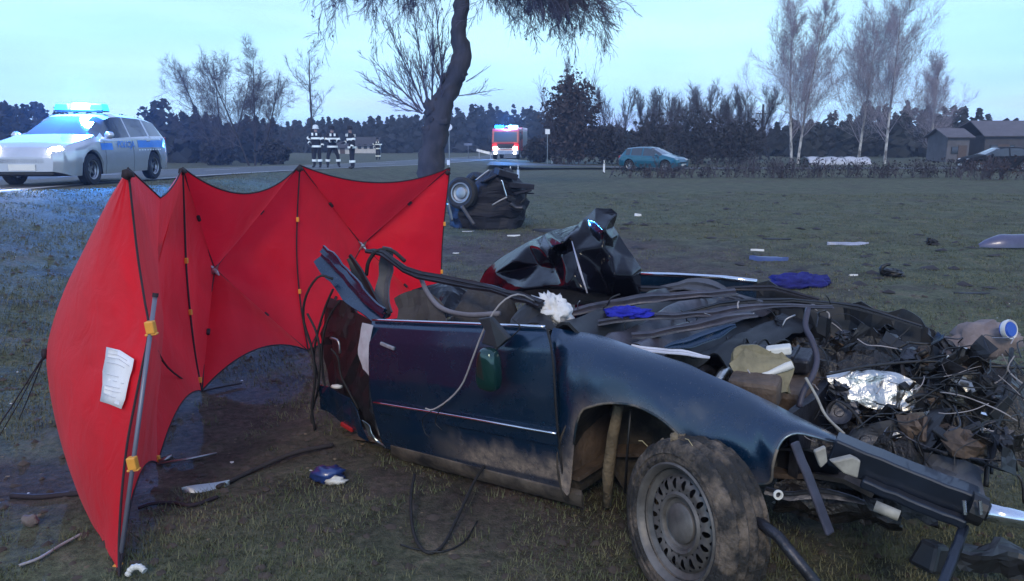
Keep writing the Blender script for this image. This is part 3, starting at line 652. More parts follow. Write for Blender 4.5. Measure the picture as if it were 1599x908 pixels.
for s in (1, -1):
    mb = MB(); mb.box((3.70, s * .88, .98), (.1, .34, .24)); lobj('headlight', mb, lampw, fe, bevel=.03)
    mb = MB(); mb.box((3.75, s * .85, .55), (.1, .22, .16)); lobj('fog_light', mb, lampw, fe, bevel=.03)
    mb = MB(); mb.box((2.9, s * .62, 2.82), (.4, .78, .24)); lobj('beacon', mb, lampb if s < 0 else lampb2, fe, bevel=.06)
    mb = MB(); mb.box((3.45, s * 1.42, 1.95), (.12, .2, .42)); mb.box((3.45, s * 1.28, 2.2), (.04, .3, .04)); lobj('mirror', mb, blackpl, fe, bevel=.02)
    mb = MB(); mb.box((2.3, s * 1.206, 2.0), (.95, .02, .7)); lobj('side_window', mb, glass, fe)
    for k in range(3):
        mb = MB(); mb.box((.2 - k * 1.3, s * 1.235, 1.75), (1.15, .03, 1.5)); lobj('locker_shutter', mb, alloy, fe, bevel=.01)
    for a in (2.6, -1.8): wheel_parts(fe, (a, s * 1.05, .48), s, r=.48, w=.3, spokes=6)
mb = MB(); mb.box((-.3, 0, 2.87), (4.4, .5, .1)); lobj('ladder', mb, alloy, fe, bevel=.02)
pl2 = bpy.data.lights.new('beacon_light', 'POINT'); pl2.energy = 2500; pl2.color = (.05, .3, 1); pl2.shadow_soft_size = .2
po2 = bpy.data.objects.new('beacon_light', pl2); COL.objects.link(po2); po2.parent = fe; po2.location = (3.3, 0, 3.4)

# ------------------------------------------------------------------ firefighters
turnout = M('black_turnout_cloth', (.012, .012, .018), .85, 0, .3, 12)
skinm = M('skin', (.42, .26, .20), .55, 0, .1, 8)
reflect = M('silver_yellow_reflective_tape', (.92, .92, .80), .4, 0, .03, 5)
helm_w = M('white_helmet', (.75, .75, .72), .3, 0, .05, 4, coat=.4)
bootm = M('boot_rubber', (.012, .012, .012), .5, 0, .2, 8)
def person(px, Y, ht, head, label, arms, lean=0., stance=.13, group='firefighters on the road verge'):
    x = U(px, 260, Y)[0]; z = max(hz(x, Y), float(road_z(Y)) + .01 if -RW < x - road_edge(Y) < 0 else -9)
    root_loc = Vector((x, Y, z)); s = ht / 1.80
    pts, edges, rad, ix = [], [], [], {}
    def v(n, p, r, par=None):
        ix[n] = len(pts); pts.append(Vector(p) * s); rad.append((r[0] * s, r[1] * s) if hasattr(r, '__len__') else (r * s, r * s))
        if par: edges.append((ix[par], ix[n]))
    v('pelvis', (0, 0, .96), (.17, .13)); v('waist', (0, lean * .3, 1.12), (.165, .125), 'pelvis'); v('chest', (0, lean * .8, 1.33), (.19, .135), 'waist'); v('neck', (0, lean, 1.50), .065, 'chest'); v('jaw', (0, lean + .02, 1.58), .075, 'neck'); v('skull', (0, lean + .02, 1.69), .095, 'jaw')
    for sd_, nm in ((1, 'l'), (-1, 'r')):
        v(nm + 'sh', (sd_ * .20, lean * .9, 1.42), .085, 'chest')
        ex_, hx_ = arms[nm]
        v(nm + 'el', (sd_ * ex_[0], ex_[1] + lean, ex_[2]), .062, nm + 'sh'); v(nm + 'wr', (sd_ * hx_[0], hx_[1] + lean, hx_[2]), .045, nm + 'el')
        w_ = Vector((sd_ * hx_[0], hx_[1] + lean, hx_[2])); d_ = (w_ - Vector((sd_ * ex_[0], ex_[1] + lean, ex_[2]))).normalized()
        v(nm + 'palm', w_ + d_ * .07, .035, nm + 'wr')
        for q, (o_, l_) in enumerate(((-.03, .075), (-.01, .09), (.012, .085), (.032, .065))): v(nm + 'f%d' % q, w_ + d_ * (.07 + l_) + Vector((0, o_, -.01)), .009, nm + 'palm')
        v(nm + 'th', w_ + d_ * .08 + Vector((-sd_ * .03, .05, 0)), .010, nm + 'wr')
        v(nm + 'hip', (sd_ * .095, 0, .88), .115, 'pelvis'); v(nm + 'kn', (sd_ * stance, .03, .50), .082, nm + 'hip'); v(nm + 'an', (sd_ * (stance + .02), 0, .10), .060, nm + 'kn'); v(nm + 'toe', (sd_ * (stance + .05), .16, .05), .045, nm + 'an')
    me = bpy.data.meshes.new('person'); me.from_pydata(pts, edges, []); o = bpy.data.objects.new('person', me); COL.objects.link(o)
    md = o.modifiers.new('skin', 'SKIN'); sv = me.skin_vertices[0].data
    for i, r in enumerate(rad): sv[i].radius = r
    sv[0].use_root = True
    sb = o.modifiers.new('sub', 'SUBSURF'); sb.levels = 1; sb.render_levels = 1
    dg = bpy.context.evaluated_depsgraph_get(); me2 = bpy.data.meshes.new_from_object(o.evaluated_get(dg)); o.modifiers.clear(); o.data = me2
    for mt in (turnout, skinm, bootm): me2.materials.append(mt)
    for p in me2.polygons:
        c = p.center / s; p.use_smooth = True
        p.material_index = 1 if c.z > 1.53 and abs(c.x) < .14 else 2 if c.z < .13 else 0
    o.location = root_loc; o.rotation_euler.z = head; tag(o, label, 'person', group)
    mb = MB(); mb.lathe([(.155, -.03), (.150, -.005), (.125, .0), (.128, .06), (.105, .115), (.05, .145), (.005, .15)], (0, (lean + .02) * s, 1.70 * s), (0, 0, 1), 16); mb.box((0, (lean + .02) * s, 1.80 * s), (.03, .22, .07)); lobj('helmet', mb, helm_w if 'white helmet' in label else turnout, o, auto=40)
    def band(c, rx, ry, h_, ax=(0, 0, 1)):
        q = Vector(ax).to_track_quat('Z', 'Y').to_matrix(); mbb = MB(); Q = []
        for hh in (-h_ / 2, h_ / 2): Q.append([tuple(Vector(c) * s + q @ Vector((rx * s * math.cos(t), ry * s * math.sin(t), hh * s))) for t in np.linspace(0, 2 * math.pi, 15)])
        mbb.sheet(np.array(Q), .006); lobj('reflective_band', mbb, reflect, o)
    band((0, lean * .85, 1.27), .232, .185, .085); band((0, 0, .93), .235, .19, .085)
    for sd_, nm in ((1, 'l'), (-1, 'r')):
        a, b = pts[ix[nm + 'sh']] / s, pts[ix[nm + 'el']] / s; band(a.lerp(b, .62), .098, .098, .085, b - a)
        a, b = pts[ix[nm + 'kn']] / s, pts[ix[nm + 'an']] / s; band(a.lerp(b, .42), .105, .105, .10, b - a)
        a, b = pts[ix[nm + 'el']] / s, pts[ix[nm + 'wr']] / s; band(a.lerp(b, .70), .072, .072, .06, b - a)
    for sx in (.09, -.09):
        mbb = MB(); mbb.box((sx * s, (lean + .17) * s, 1.44 * s), (.085, .02, .12)); mbb.box((sx * s, (lean - .165) * s, 1.42 * s), (.085, .02, .12)); lobj('reflective_patch', mbb, reflect, o, bevel=.004)
    return o
down = ((.28, -.02, 1.16), (.30, .08, .92)); folded = ((.27, .06, 1.14), (.05, .24, 1.2)); akimbo = ((.42, -.05, 1.18), (.24, .1, 1.02)); bent = ((.27, .0, 1.15), (.18, .26, 1.12))
person(496, 35.0, 1.86, math.radians(170), 'firefighter with white helmet and hand on hip, leftmost of the group', dict(l=akimbo, r=down), .02, .12)
person(520.5, 35.4, 1.84, math.radians(200), 'firefighter standing with legs apart, middle of the three', dict(l=folded, r=folded), .04, .22)
person(551, 34.6, 1.86, math.radians(120), 'firefighter seen side on, rightmost of the three by the road', dict(l=bent, r=down), .05, .08)
person(591, 66, 1.85, math.radians(180), 'lone firefighter standing far back near the white house', dict(l=akimbo, r=bent), 0, .10)

# ------------------------------------------------------------------ buildings, signs, posts
def gable(name, px0, px1, Y, depth, y_ridge, y_eave, label, wallm, roofm, hip=0., windows=(), door=None, over=.3):
    a, b = U(px0, 240, Y)[0], U(px1, 240, Y)[0]; z0 = hz((a + b) / 2, Y); ze = U(px0, y_eave, Y)[2]; zr = U(px0, y_ridge, Y + depth / 2)[2]
    root = thing(name, ((a + b) / 2, Y, z0), label, 'building')
    mb = MB(); mb.prism([(a, Y, z0 - .2), (a, Y + depth, z0 - .2), (a, Y + depth, ze), (a, Y + depth / 2, zr - .12 if not hip else ze), (a, Y, ze)], (b - a, 0, 0)); obj('wall', mb, wallm, root)
    o_ = over; h_ = hip * (b - a)
    for yy, s in ((Y - o_, 1), (Y + depth + o_, -1)):
        z_e = ze - .1; r0, r1 = (a - o_ + h_, Y + depth / 2, zr), (b + o_ - h_, Y + depth / 2, zr)
        mb = MB(); Q = [[(a - o_ + h_ * t + 0, yy + (Y + depth / 2 - yy) * t, z_e + (zr - z_e) * t), (b + o_ - h_ * t, yy + (Y + depth / 2 - yy) * t, z_e + (zr - z_e) * t)] for t in np.linspace(0, 1, 5)]
        mb.sheet(np.array(Q) if s < 0 else np.array(Q)[:, ::-1], .08); obj('roof', mb, roofm, root)
    for (t, zz, w, h) in windows:
        x = a + (b - a) * t; mb = MB(); mb.box((x, Y - .02, z0 + zz), (w, .06, h)); f = obj('window', mb, blackpl, root); mb = MB(); mb.box((x, Y - .055, z0 + zz), (w * .84, .02, h * .84)); obj('pane', mb, glass, f)
    if door:
        x = a + (b - a) * door[0]; mb = MB(); mb.box((x, Y - .03, z0 + door[2] / 2), (door[1], .08, door[2])); obj('door', mb, M('weathered_door', (.10, .07, .06), .8), root)
    return root
wallw = M('white_render', (.60, .58, .56), .85, 0, .12, 1.5); wallg = M('grey_render', (.075, .070, .08), .9, 0, .2, 1.2); roofd = M('dark_roof', (.05, .045, .05), .8, 0, .25, 2); roofg = M('grey_fibre_roof', (.12, .11, .13), .85, 0, .2, 1.5, bump=.2)
gable('white_house', 553, 589, 118, 4, 215, 228, 'small white house with dark roof behind the firefighters', wallw, roofd, 0, ((.25, 1.0, .5, .7), (.5, 1.0, .5, .7), (.75, 1.0, .5, .7)))
gable('white_shed', 524, 546, 112, 3, 222, 231, 'low white shed left of the white house', wallw, roofd, 0, (), (.5, .7, 1.0))
gable('barn', 1536, 1720, 66, 6, 190, 212, 'long low barn with grey hipped roof at the right edge', wallg, roofg, .06, ((.08, 1.1, .7, .7), (.22, 1.1, .7, .7)), (.16, 1.0, 1.5))
gable('barn_annex', 1478, 1512, 66, 3.2, 202, 214, 'small pale annex with pitched roof beside the barn', M('pale_render', (.12, .115, .13), .85, 0, .25, 1.5), roofg, 0, ((.35, 1.0, .6, .6),), (.7, .7, 1.4))
# low pale tunnel under the birches
a, b = U(1257, 240, 53), U(1352, 240, 53); z0 = hz(a[0], 53)
g = thing('polytunnel', ((a[0] + b[0]) / 2, 53, z0), 'long low pale plastic tunnel below the birches', 'polytunnel')
Q = np.array([[(x, 53 - 1.0 * math.cos(t), z0 + .18 + .5 * math.sin(t) * (1 + .08 * math.sin(x * 5))) for t in np.linspace(0, math.pi, 9)] for x in np.linspace(a[0], b[0], 20)])
mb = MB(); mb.sheet(Q, .02); obj('cover', mb, M('pale_plastic_film', (.50, .50, .54), .4, 0, .2, 2), g, smooth=True)
for x in np.linspace(a[0], b[0], 6):
    mb = MB(); mb.tube([(x, 53 - 1.03 * math.cos(t), z0 + .05 + .68 * math.sin(t)) for t in np.linspace(0, math.pi, 9)], .025, 5); obj('hoop', mb, alloy, g)
postw = M('white_post_plastic', (.78, .78, .78), .5, 0, .08, 6)
def delineator(px, py, hpx, label):
    p = G(px, py); d = p[1]; h = hpx * d / FPX; root = thing('delineator_post', p, label, 'post', 'roadside delineator posts')
    mb = MB(); mb.box((p[0], d, p[2] + h / 2), (.11, .05, h), taper=.9); obj('post', mb, postw, root, bevel=.01)
    mb = MB(); mb.box((p[0], d - .03, p[2] + h * .86), (.10, .03, .16)); obj('black_band', mb, blackpl, root); mb = MB(); mb.box((p[0], d - .05, p[2] + h * .86), (.045, .012, .10)); obj('reflector', mb, reflect, root)
delineator(809, 283, 24, 'white roadside post above the torn-off rear wreck'); delineator(797, 272, 12, 'short white post left of the taller roadside post'); delineator(943, 270, 19, 'white roadside post below the dark shrub'); delineator(862, 256, 10, 'short white post at the foot of the brown bush'); delineator(1340, 262, 12, 'short white post near the pale tunnel')
def sign_post(px, py, Y, hpx, kind_, label):
    x = U(px, py, Y)[0]; z = U(px, py, Y)[2]; zg = hz(x, Y); h = hpx * Y / FPX
    root = thing('road_sign', (x, Y, zg - .05), label, 'sign')
    mb = MB(); mb.tube([(x, Y, zg - .1), (x, Y, z + .05)], .03, 8); obj('pole', mb, alloy, root)
    if kind_ == 'round':
        mb = MB(); mb.lathe([(.001, -.02), (.15, -.02), (.16, 0), (.15, .015), (.001, .015)], (x, Y - .05, z), (0, -1, 0), 20); obj('sign_plate', mb, polwhite, root)
        mb = MB(); mb.box((x - .05, Y - .045, zg + .62), (.14, .02, .24)); obj('sign_plate', mb, polwhite, root)
    elif kind_ == 'square':
        mb = MB(); mb.box((x, Y - .05, z), (.34, .03, .36)); obj('sign_plate', mb, polwhite, root, bevel=.01)
    else:
        mb = MB(); mb.box((x, Y - .05, z), (.75, .03, .22)); obj('sign_plate', mb, M('back_of_sign', (.16, .16, .18), .5, .6), root, bevel=.01)
    return root
sign_post(701, 199, 37, 0, 'round', 'small round white sign on thin pole right of the leaning tree'); sign_post(855, 206, 58, 0, 'square', 'white square sign beside the brown bush'); sign_post(731, 226, 72, 0, 'board', 'low grey direction board left of the fire engine')
x, Yp = U(1188, 230, 76)[0], 76; z0 = hz(x, Yp); zt = U(1188, 163, Yp)[2]
up = thing('utility_pole', (x, Yp, z0), 'thin wooden utility pole left of the tall birches', 'pole')
mb = MB(); mb.tube([(x, Yp, z0 - .2), (x, Yp, zt)], [.14, .10], 8); obj('pole', mb, bark, up); mb = MB(); mb.tube([(x, Yp, zt - 2.0), (x + .9, Yp, z0)], [.09, .10], 8); obj('strut', mb, bark, up)
mb = MB(); mb.box((x, Yp, zt - .9), (1.3, .1, .1)); obj('crossarm', mb, bark, up)
for k in (-.55, 0, .55):
    mb = MB(); mb.lathe([(.02, 0), (.05, .03), (.05, .12), (.02, .16)], (x + k, Yp, zt - .85), (0, 0, 1), 8); obj('insulator', mb, postw, up)
b0 = U(757, 246, 69); bz = max(hz(b0[0], 69), float(road_z(69)))
br = thing('road_barrier', (b0[0], 69, bz), 'white leaning road barrier left of the fire engine', 'barrier')
mb = MB(); mb.box((b0[0], 69, bz + .62), (1.5, .06, .22), Matrix.Rotation(math.radians(14), 3, 'Y')); obj('board', mb, postw, br)
for k in (-.5, .5): mb = MB(); mb.box((b0[0] + k, 69, bz + .3), (.07, .3, .66)); obj('leg', mb, alloy, br)
# ------------------------------------------------------------------ red privacy screen
def fabric_mat():
    m = bpy.data.materials.new('red_screen_fabric'); m.use_nodes = True; t = m.node_tree; b = t.nodes['Principled BSDF']; L = t.links.new; N = t.nodes.new
    tcn = N('ShaderNodeTexCoord'); n = N('ShaderNodeTexNoise'); n.inputs['Scale'].default_value = 2.2; n.inputs['Detail'].default_value = 5; L(tcn.outputs['Object'], n.inputs['Vector'])
    r = N('ShaderNodeValToRGB'); r.color_ramp.elements[0].position = .3; r.color_ramp.elements[1].position = .72; r.color_ramp.elements[0].color = (.74, .007, .018, 1); r.color_ramp.elements[1].color = (.92, .012, .028, 1)
    L(n.outputs['Fac'], r.inputs[0]); L(r.outputs[0], b.inputs['Base Color']); b.inputs['Roughness'].default_value = .55; b.inputs['Specular IOR Level'].default_value = .25; b.inputs['Sheen Weight'].default_value = .15
    n2 = N('ShaderNodeTexNoise'); n2.inputs['Scale'].default_value = 7; n2.inputs['Detail'].default_value = 6; n2.inputs['Distortion'].default_value = .8; L(tcn.outputs['Object'], n2.inputs['Vector'])
    bp = N('ShaderNodeBump'); bp.inputs['Strength'].default_value = .5; bp.inputs['Distance'].default_value = .02; L(n2.outputs['Fac'], bp.inputs['Height']); L(bp.outputs[0], b.inputs['Normal'])
    tr_ = N('ShaderNodeBsdfTranslucent'); L(r.outputs[0], tr_.inputs[0]); mixn = N('ShaderNodeMixShader'); mixn.inputs[0].default_value = .38
    L(b.outputs[0], mixn.inputs[1]); L(tr_.outputs[0], mixn.inputs[2]); L(mixn.outputs[0], t.nodes['Material Output'].inputs[0]); return m
fab = fabric_mat()
tape = M('black_webbing', (.02, .012, .018), .8, 0, .3, 20)
rodm = M('grey_fibreglass_rod', (.17, .17, .22), .35, .2, .1, 8)
clipm = M('amber_plastic_clip', (.80, .34, .05), .45, 0, .1, 8)
def onground(p, dz=.005): return np.array([p[0], p[1], hz(p[0], p[1]) + dz])
E0b, Tm, P1b, P2b = G(186, 900), G(246, 724), G(315, 611), G(481, 548)
P3b = onground((-.70, 7.30, 0))
scr = thing('privacy_screen', onground(((-1.8), 4.9, 0)), 'folding red fabric privacy screen standing beside the wreck', 'screen')
NC = 45
def curve(pix, n=21): return catmull([U(a, b, y) for a, b, y in pix], n)
Ecurve = curve([(200, 263, 3.45), (207, 330, 3.42), (215, 400, 3.36), (225, 465, 3.28), (232, 515, 3.20), (221, 575, 3.12), (210, 630, 3.06), (198, 695, 3.0), (190, 770, 2.93), (186, 840, 2.87), (186, 899, float(E0b[1]))], NC)
Lcurve = curve([(199, 264, 3.46), (166, 320, 3.62), (132, 388, 3.78), (97, 462, 3.92), (74, 540, 3.98), (76, 600, 3.92), (92, 680, 3.78), (118, 760, 3.55), (150, 835, 3.22), (184, 901, float(E0b[1]) + .01)], NC)
Mcurve = curve([(250, 309, 4.45), (246, 400, 4.55), (243, 500, 4.5), (243, 600, 4.25), (245, 680, 4.0), (246, 724, float(Tm[1]))], NC)
P1c = curve([(285, 262, 5.2), (288, 345, 5.24), (291, 420, 5.2), (297, 490, 5.16), (305, 555, 5.13), (315, 611, float(P1b[1]))], NC)
P2c = curve([(468, 258, 6.3), (464, 330, 6.34), (463, 400, 6.33), (469, 475, 6.28), (481, 548, float(P2b[1]))], NC)
P3t = U(702, 262, 7.25); P3c = catmull([P3t, (P3t + P3b) / 2 + np.array([-.03, .02, 0]), P3b], NC)
def wr(P, amp, seed):
    P = np.array(P); m, n = P.shape[:2]
    for i in range(m):
        for j in range(n):
            e_ = math.sin(math.pi * i / (m - 1)) * math.sin(math.pi * j / (n - 1)); q = Vector(P[i, j])
            P[i, j] += np.array([.6, -.6, .1]) * amp * e_ * (mnoise.noise(q * 2.1 + Vector((seed, 0, 0))) + .5 * mnoise.noise(q * 5.3 + Vector((0, seed, 0))) + .55 * (.5 - abs(mnoise.noise(Vector((q.x * 6 + q.y * 4, q.y * 2 + seed, q.z * 3.2 - q.y * 2))) * 2)))
    return P
def loft(A, B, n, bow=(0, 0, 0), topsag=0., botsag=0.):
    out = []
    for t in np.linspace(0, 1, n):
        c = A * (1 - t) + B * t; k = 4 * t * (1 - t); s = np.linspace(0, 1, len(A))[:, None]
        c = c + np.array(bow) * k * np.sin(np.pi * s) + np.array([0, 0, -topsag * k]) * (1 - s) ** 3 + np.array([0, 0, botsag * k]) * s ** 3; out.append(c)
    return np.array(out)
def near_cloth():
    P = wr(loft(Lcurve, Ecurve, 34, (-.02, -.10, .0)), .035, 1)
    for (a, b, y, k_, am) in ((231, 515, 3.20, 13, .038), (193, 725, 2.98, 11, .028), (200, 270, 3.45, 12, .022), (72, 548, 3.97, 12, .026)):
        c = U(a, b, y)
        for i in range(P.shape[0]):
            for j in range(P.shape[1]):
                d = P[i, j] - c; L_ = np.linalg.norm(d); ang = math.atan2(d[2], d[0] - .4 * d[1]); e_ = math.sin(math.pi * i / (P.shape[0] - 1)) ** .5; P[i, j] += np.array([.5, -.8, 0]) * am * e_ * math.exp(-L_ / .42) * (L_ / (L_ + .05)) * (1 - 2 * abs(math.sin(ang * k_ / 2 + 2 * mnoise.noise(Vector((ang * 3, a, 0)))))) 
    return P
NCL = near_cloth()
mb = MB(); mb.grid(NCL); obj('fabric_panel', mb, fab, scr, smooth=True, label='near red panel carrying the white notice')
mb = MB(); mb.grid(wr(loft(Ecurve, Mcurve, 34, (.03, .05, 0), .0, .16), .05, 2)); obj('fabric_panel', mb, fab, scr, smooth=True)
mb = MB(); mb.grid(wr(loft(Mcurve, P1c, 34, (-.05, .05, 0), .03, .12), .03, 3)); obj('fabric_panel', mb, fab, scr, smooth=True)
# rear facet of the folded section, its peak showing above the dip
bk = U(232, 330, 5.6); Q = np.array([[U(286, 262, 5.23) * (1 - a) * (1 - b) + bk * a * (1 - b) + (Mcurve[11] * (1 - a) + Mcurve[7] * a) * b + np.array([0, .10 * a * (1 - b), 0]) for a in np.linspace(0, 1, 8)] for b in np.linspace(0, 1, 6)])
mb = MB(); mb.grid(Q); obj('fabric_panel', mb, fab, scr, smooth=True)
def hub_panel(Ac, Bc, hub, seed, ts, bs):
    At, Ab, Bt, Bb = Ac[0], Ac[-1], Bc[0], Bc[-1]
    edge_t = np.array([At * (1 - t) + Bt * t + np.array([0, 0, -ts * 4 * t * (1 - t)]) for t in np.linspace(0, 1, NC)])
    edge_b = np.array([Ab * (1 - t) + Bb * t + np.array([0, 0, bs * 4 * t * (1 - t)]) for t in np.linspace(0, 1, NC)])
    for ed, nm in ((edge_t, 't'), (Ac, 'l'), (Bc, 'r'), (edge_b, 'b')):
        Q = np.array([ed * (1 - t) + hub * t for t in np.linspace(0, 1, 26)])
        # taut cloth sinks between its ribs
        mid = (ed[0] + ed[-1]) / 2 - hub; nrm = np.cross(ed[-1] - ed[0], mid); nrm /= np.linalg.norm(nrm); nrm *= -1 if nrm[1] > 0 else 1
        s = np.linspace(0, 1, NC)
        for i, t in enumerate(np.linspace(0, 1, 26)): Q[i] += nrm * (.045 * np.sin(np.pi * s) * math.sin(math.pi * t ** .8))[:, None]
        mb = MB(); mb.grid(wr(Q, .028, seed)); obj('fabric_panel', mb, fab, scr, smooth=True)
    for c_ in (At, Ab, Bt, Bb):
        mb = MB(); q = c_ * .5 + hub * .5 + (hub - (At + Bt + Ab + Bb) / 4) * .06
        mb.tube(catmull([c_, q, hub], 12) + np.array([.008, -.012, 0]), .0045, 6); rb = obj('rib', mb, tape, scr, smooth=True)
        mb = MB(); mb.tube([c_ * .56 + hub * .44 + np.array([.01, -.02, 0]), c_ * .52 + hub * .48 + np.array([.01, -.02, 0])], .013, 6); obj('rib_sleeve', mb, tape, rb)
    mb = MB(); hb = hub + np.array([.02, -.05, 0])
    for k in range(4):
        a = math.pi / 4 + k * math.pi / 2; d = np.array([math.cos(a) * .85, -.2, math.sin(a)]); mb.tube([hb, hb + d * .030, hb + d * .062], [.022, .014, .004], 6)
    mb.lathe([(.001, .022), (.018, .02), (.024, .006), (.024, -.02)], hb, (.2, -1, 0), 12); obj('hub', mb, M('hub_metal', (.42, .44, .50), .3, .9, .1, 9), scr, auto=40)
    for e_ in (edge_t, edge_b):
        mb = MB(); mb.tube(e_, .0055, 5); obj('edge_tape', mb, tape, scr)
H2, H3 = U(335, 420, 5.95), U(565, 383, 7.15)
hub_panel(P1c, P2c, H2, 5, .20, .16); hub_panel(P2c, P3c, H3, 6, .14, .10)
for c_, r_ in ((P1c, .0065), (P2c, .006), (P3c, .006), (Ecurve, .005)):
    mb = MB(); mb.tube(c_ + np.array([.006, -.012, 0]), r_, 6); obj('pole', mb, tape, scr, smooth=True)
for c_ in (loft(Ecurve, Mcurve, 14, (.03, .05, 0), .0, .16), loft(Mcurve, P1c, 14, (-.05, .05, 0), .03, .12)):
    for k in (0, -1):
        mb = MB(); mb.tube(c_[:, k], .005, 5); obj('edge_tape', mb, tape, scr)
mb = MB(); mb.tube(catmull([U(231, 520, 3.22), U(262, 574, 4.3), U(302, 604, 5.05)], 9), .006, 5); obj('rib', mb, tape, scr)
for (a, b, y) in ((285, 265, 5.18), (468, 262, 6.27), (200, 268, 3.43), (699, 268, 7.2)):
    mb = MB(); p = U(a, b, y); mb.prism([p + .5 * np.array(q) for q in ((-.03, 0, .012), (.005, 0, .022), (.045, 0, -.005), (.06, 0, -.05), (.03, 0, -.05), (.012, 0, -.075), (-.008, 0, -.07), (-.045, 0, -.045))], (0, -.022, 0)); obj('corner_pocket', mb, tape, scr, smooth=True)
# grey rod strapped to the near edge
r0, r1 = U(243, 458, 3.08), U(185, 896, 2.80); mb = MB(); mb.tube([r0, r1], .009, 10); rod = obj('support_rod', mb, rodm, scr, smooth=True)
mb = MB(); mb.tube([r0, r0 * .985 + r1 * .015], .0125, 8); obj('rod_cap', mb, tape, rod)
for (a, b) in ((232, 512), (193, 725), (184, 890)):
    t = (b - 458) / (896 - 458); p = r0 * (1 - t) + r1 * t; d = (r1 - r0) / np.linalg.norm(r1 - r0); mb = MB(); mb.box(p - np.array([0, .004, 0]), (.036, .032, .052), Matrix.Rotation(-.12, 3, 'Y')); mb.box(p - np.array([0, .0, .03]), (.05, .028, .010), Matrix.Rotation(-.12, 3, 'Y')); obj('clip', mb, clipm, scr, bevel=.005)
for c_, ks in ((P1c, (16, 26, 41)), (P2c, (13, 30)), (P3c, (16, 30, 41)), (Mcurve, (42,))):
    for k in ks: mb = MB(); mb.box(c_[k] + np.array([.012, -.02, 0]), (.022, .022, .038)); obj('clip', mb, clipm, scr, bevel=.004)
hk = U(70, 553, 3.97); mb = MB(); mb.blob(hk, (.018, .018, .03), seed=4, amp=.5, n=8, m=6); obj('guy_anchor', mb, tape, scr, smooth=True)
for (a, b) in ((-6, 690), (-40, 720), (30, 655)):
    g = G(a, b); mb = MB(); mb.tube([hk, (hk + g) / 2 + np.array([0, 0, -.01]), g], .0035, 4); obj('guy_line', mb, tape, scr)
mb = MB(); mb.tube([G(246, 729, .015), G(292, 723, .02), G(340, 716, .03)], [.008, .007, .006], 6); mb.tube([G(249, 727, .02), G(270, 722, .035)], .011, 6); obj('ground_peg', mb, alloy, scr, smooth=True)
mb = MB(); mb.tube([G(318, 613, .01), G(345, 609, .02), G(378, 603, .02)], .006, 5); obj('ground_peg', mb, tape, scr, smooth=True)
# notice taped to the fabric
def notice():
    pl_ = [[(166, 542), (187, 547), (209, 561)], [(164, 560), (186, 563), (206, 577)], [(160, 580), (182, 586), (202, 590)], [(160, 600), (180, 605), (198, 608)], [(158, 615), (177, 622), (195, 624)], [(156, 627), (172, 632), (189, 639)]]
    Q = np.array([[U(a, b, 3.30 + .10 * j * -1 + .012 * math.sin(i * 2.1)) for j, (a, b) in enumerate(r)] for i, r in enumerate(pl_)])
    # lie just in front of the cloth
    cloth = NCL.reshape(-1, 3)
    for i in range(6):
        for j in range(3):
            a, b = pl_[i][j]; d = ray(a, b); d = d / np.linalg.norm(d); rel = cloth - CAM; tt = rel @ d; off = np.linalg.norm(rel - tt[:, None] * d, axis=1); k = np.argsort(off)[:4]; w_ = 1 / (off[k] + .01)
            Q[i, j] = CAM + d * ((tt[k] * w_).sum() / w_.sum() - .035 - .006 * math.sin(i * 2.3))
    return Q
NQ = notice(); mb = MB(); fine = np.array([[NQ[:, :, c] for c in range(3)]])
mb.sheet(NQ[:, ::-1], .0015)
paper = M('creased_paper', (.78, .77, .80), .7, 0, .06, 9, bump=.2, bscale=14)
nt_ = thing('paper_notice', NQ[5, 1], 'creased white paper notice fixed to the near red screen panel', 'notice')
obj('sheet', mb, paper, nt_, smooth=True)
inkm = M('grey_print', (.42, .42, .46), .7, 0, .1, 9)
for i, (t0, a, b) in enumerate(((.10, .10, .8), (.17, .1, .9), (.25, .1, .75), (.42, .12, .6), (.50, .4, .55), (.51, .72, .85), (.60, .12, .7), (.68, .12, .8), (.78, .1, .6))):
    def pt(t, s):
        f = t * 5; k = min(4, int(f)); f -= k; g = s * 2; j = min(1, int(g)); g -= j
        return (NQ[k, j] * (1 - g) + NQ[k, j + 1] * g) * (1 - f) + (NQ[k + 1, j] * (1 - g) + NQ[k + 1, j + 1] * g) * f + np.array([.0, -.004, 0])
    mb = MB(); mb.tube([pt(t0, s) for s in np.linspace(a, b, 5)], .0016, 4, flat=.4); obj('print_line', mb, inkm, nt_)

# ------------------------------------------------------------------ torn-off front half of the car
CO = np.array([.17, 3.2, .23]); CU = np.array([.786, -.608, .113]); CU /= np.linalg.norm(CU); CV = np.array([.612, .791, 0]); CV /= np.linalg.norm(CV); CW = np.cross(CU, CV)
def C(u, v, w): return CO + u * CU + v * CV + w * CW
def S(px, py, v):                   # sight line met with the lengthwise plane at depth v across the car
    d = ray(px, py); return CAM + d * ((v - (CAM - CO) @ CV) / (d @ CV))
RC = Matrix([list(CU), list(CV), list(CW)]).transposed()
def rot(ax, ay, az): return RC @ Matrix.Rotation(az, 3, 'Z') @ Matrix.Rotation(ay, 3, 'Y') @ Matrix.Rotation(ax, 3, 'X')
dirtyb = M('dirty_beige_plastic', (.30, .28, .24), .55, 0, .35, 14)
wk = thing('wrecked_car', onground(C(-.2, .8, 0), 0), 'crushed dark teal front half of a car without roof in the foreground', 'wrecked car')
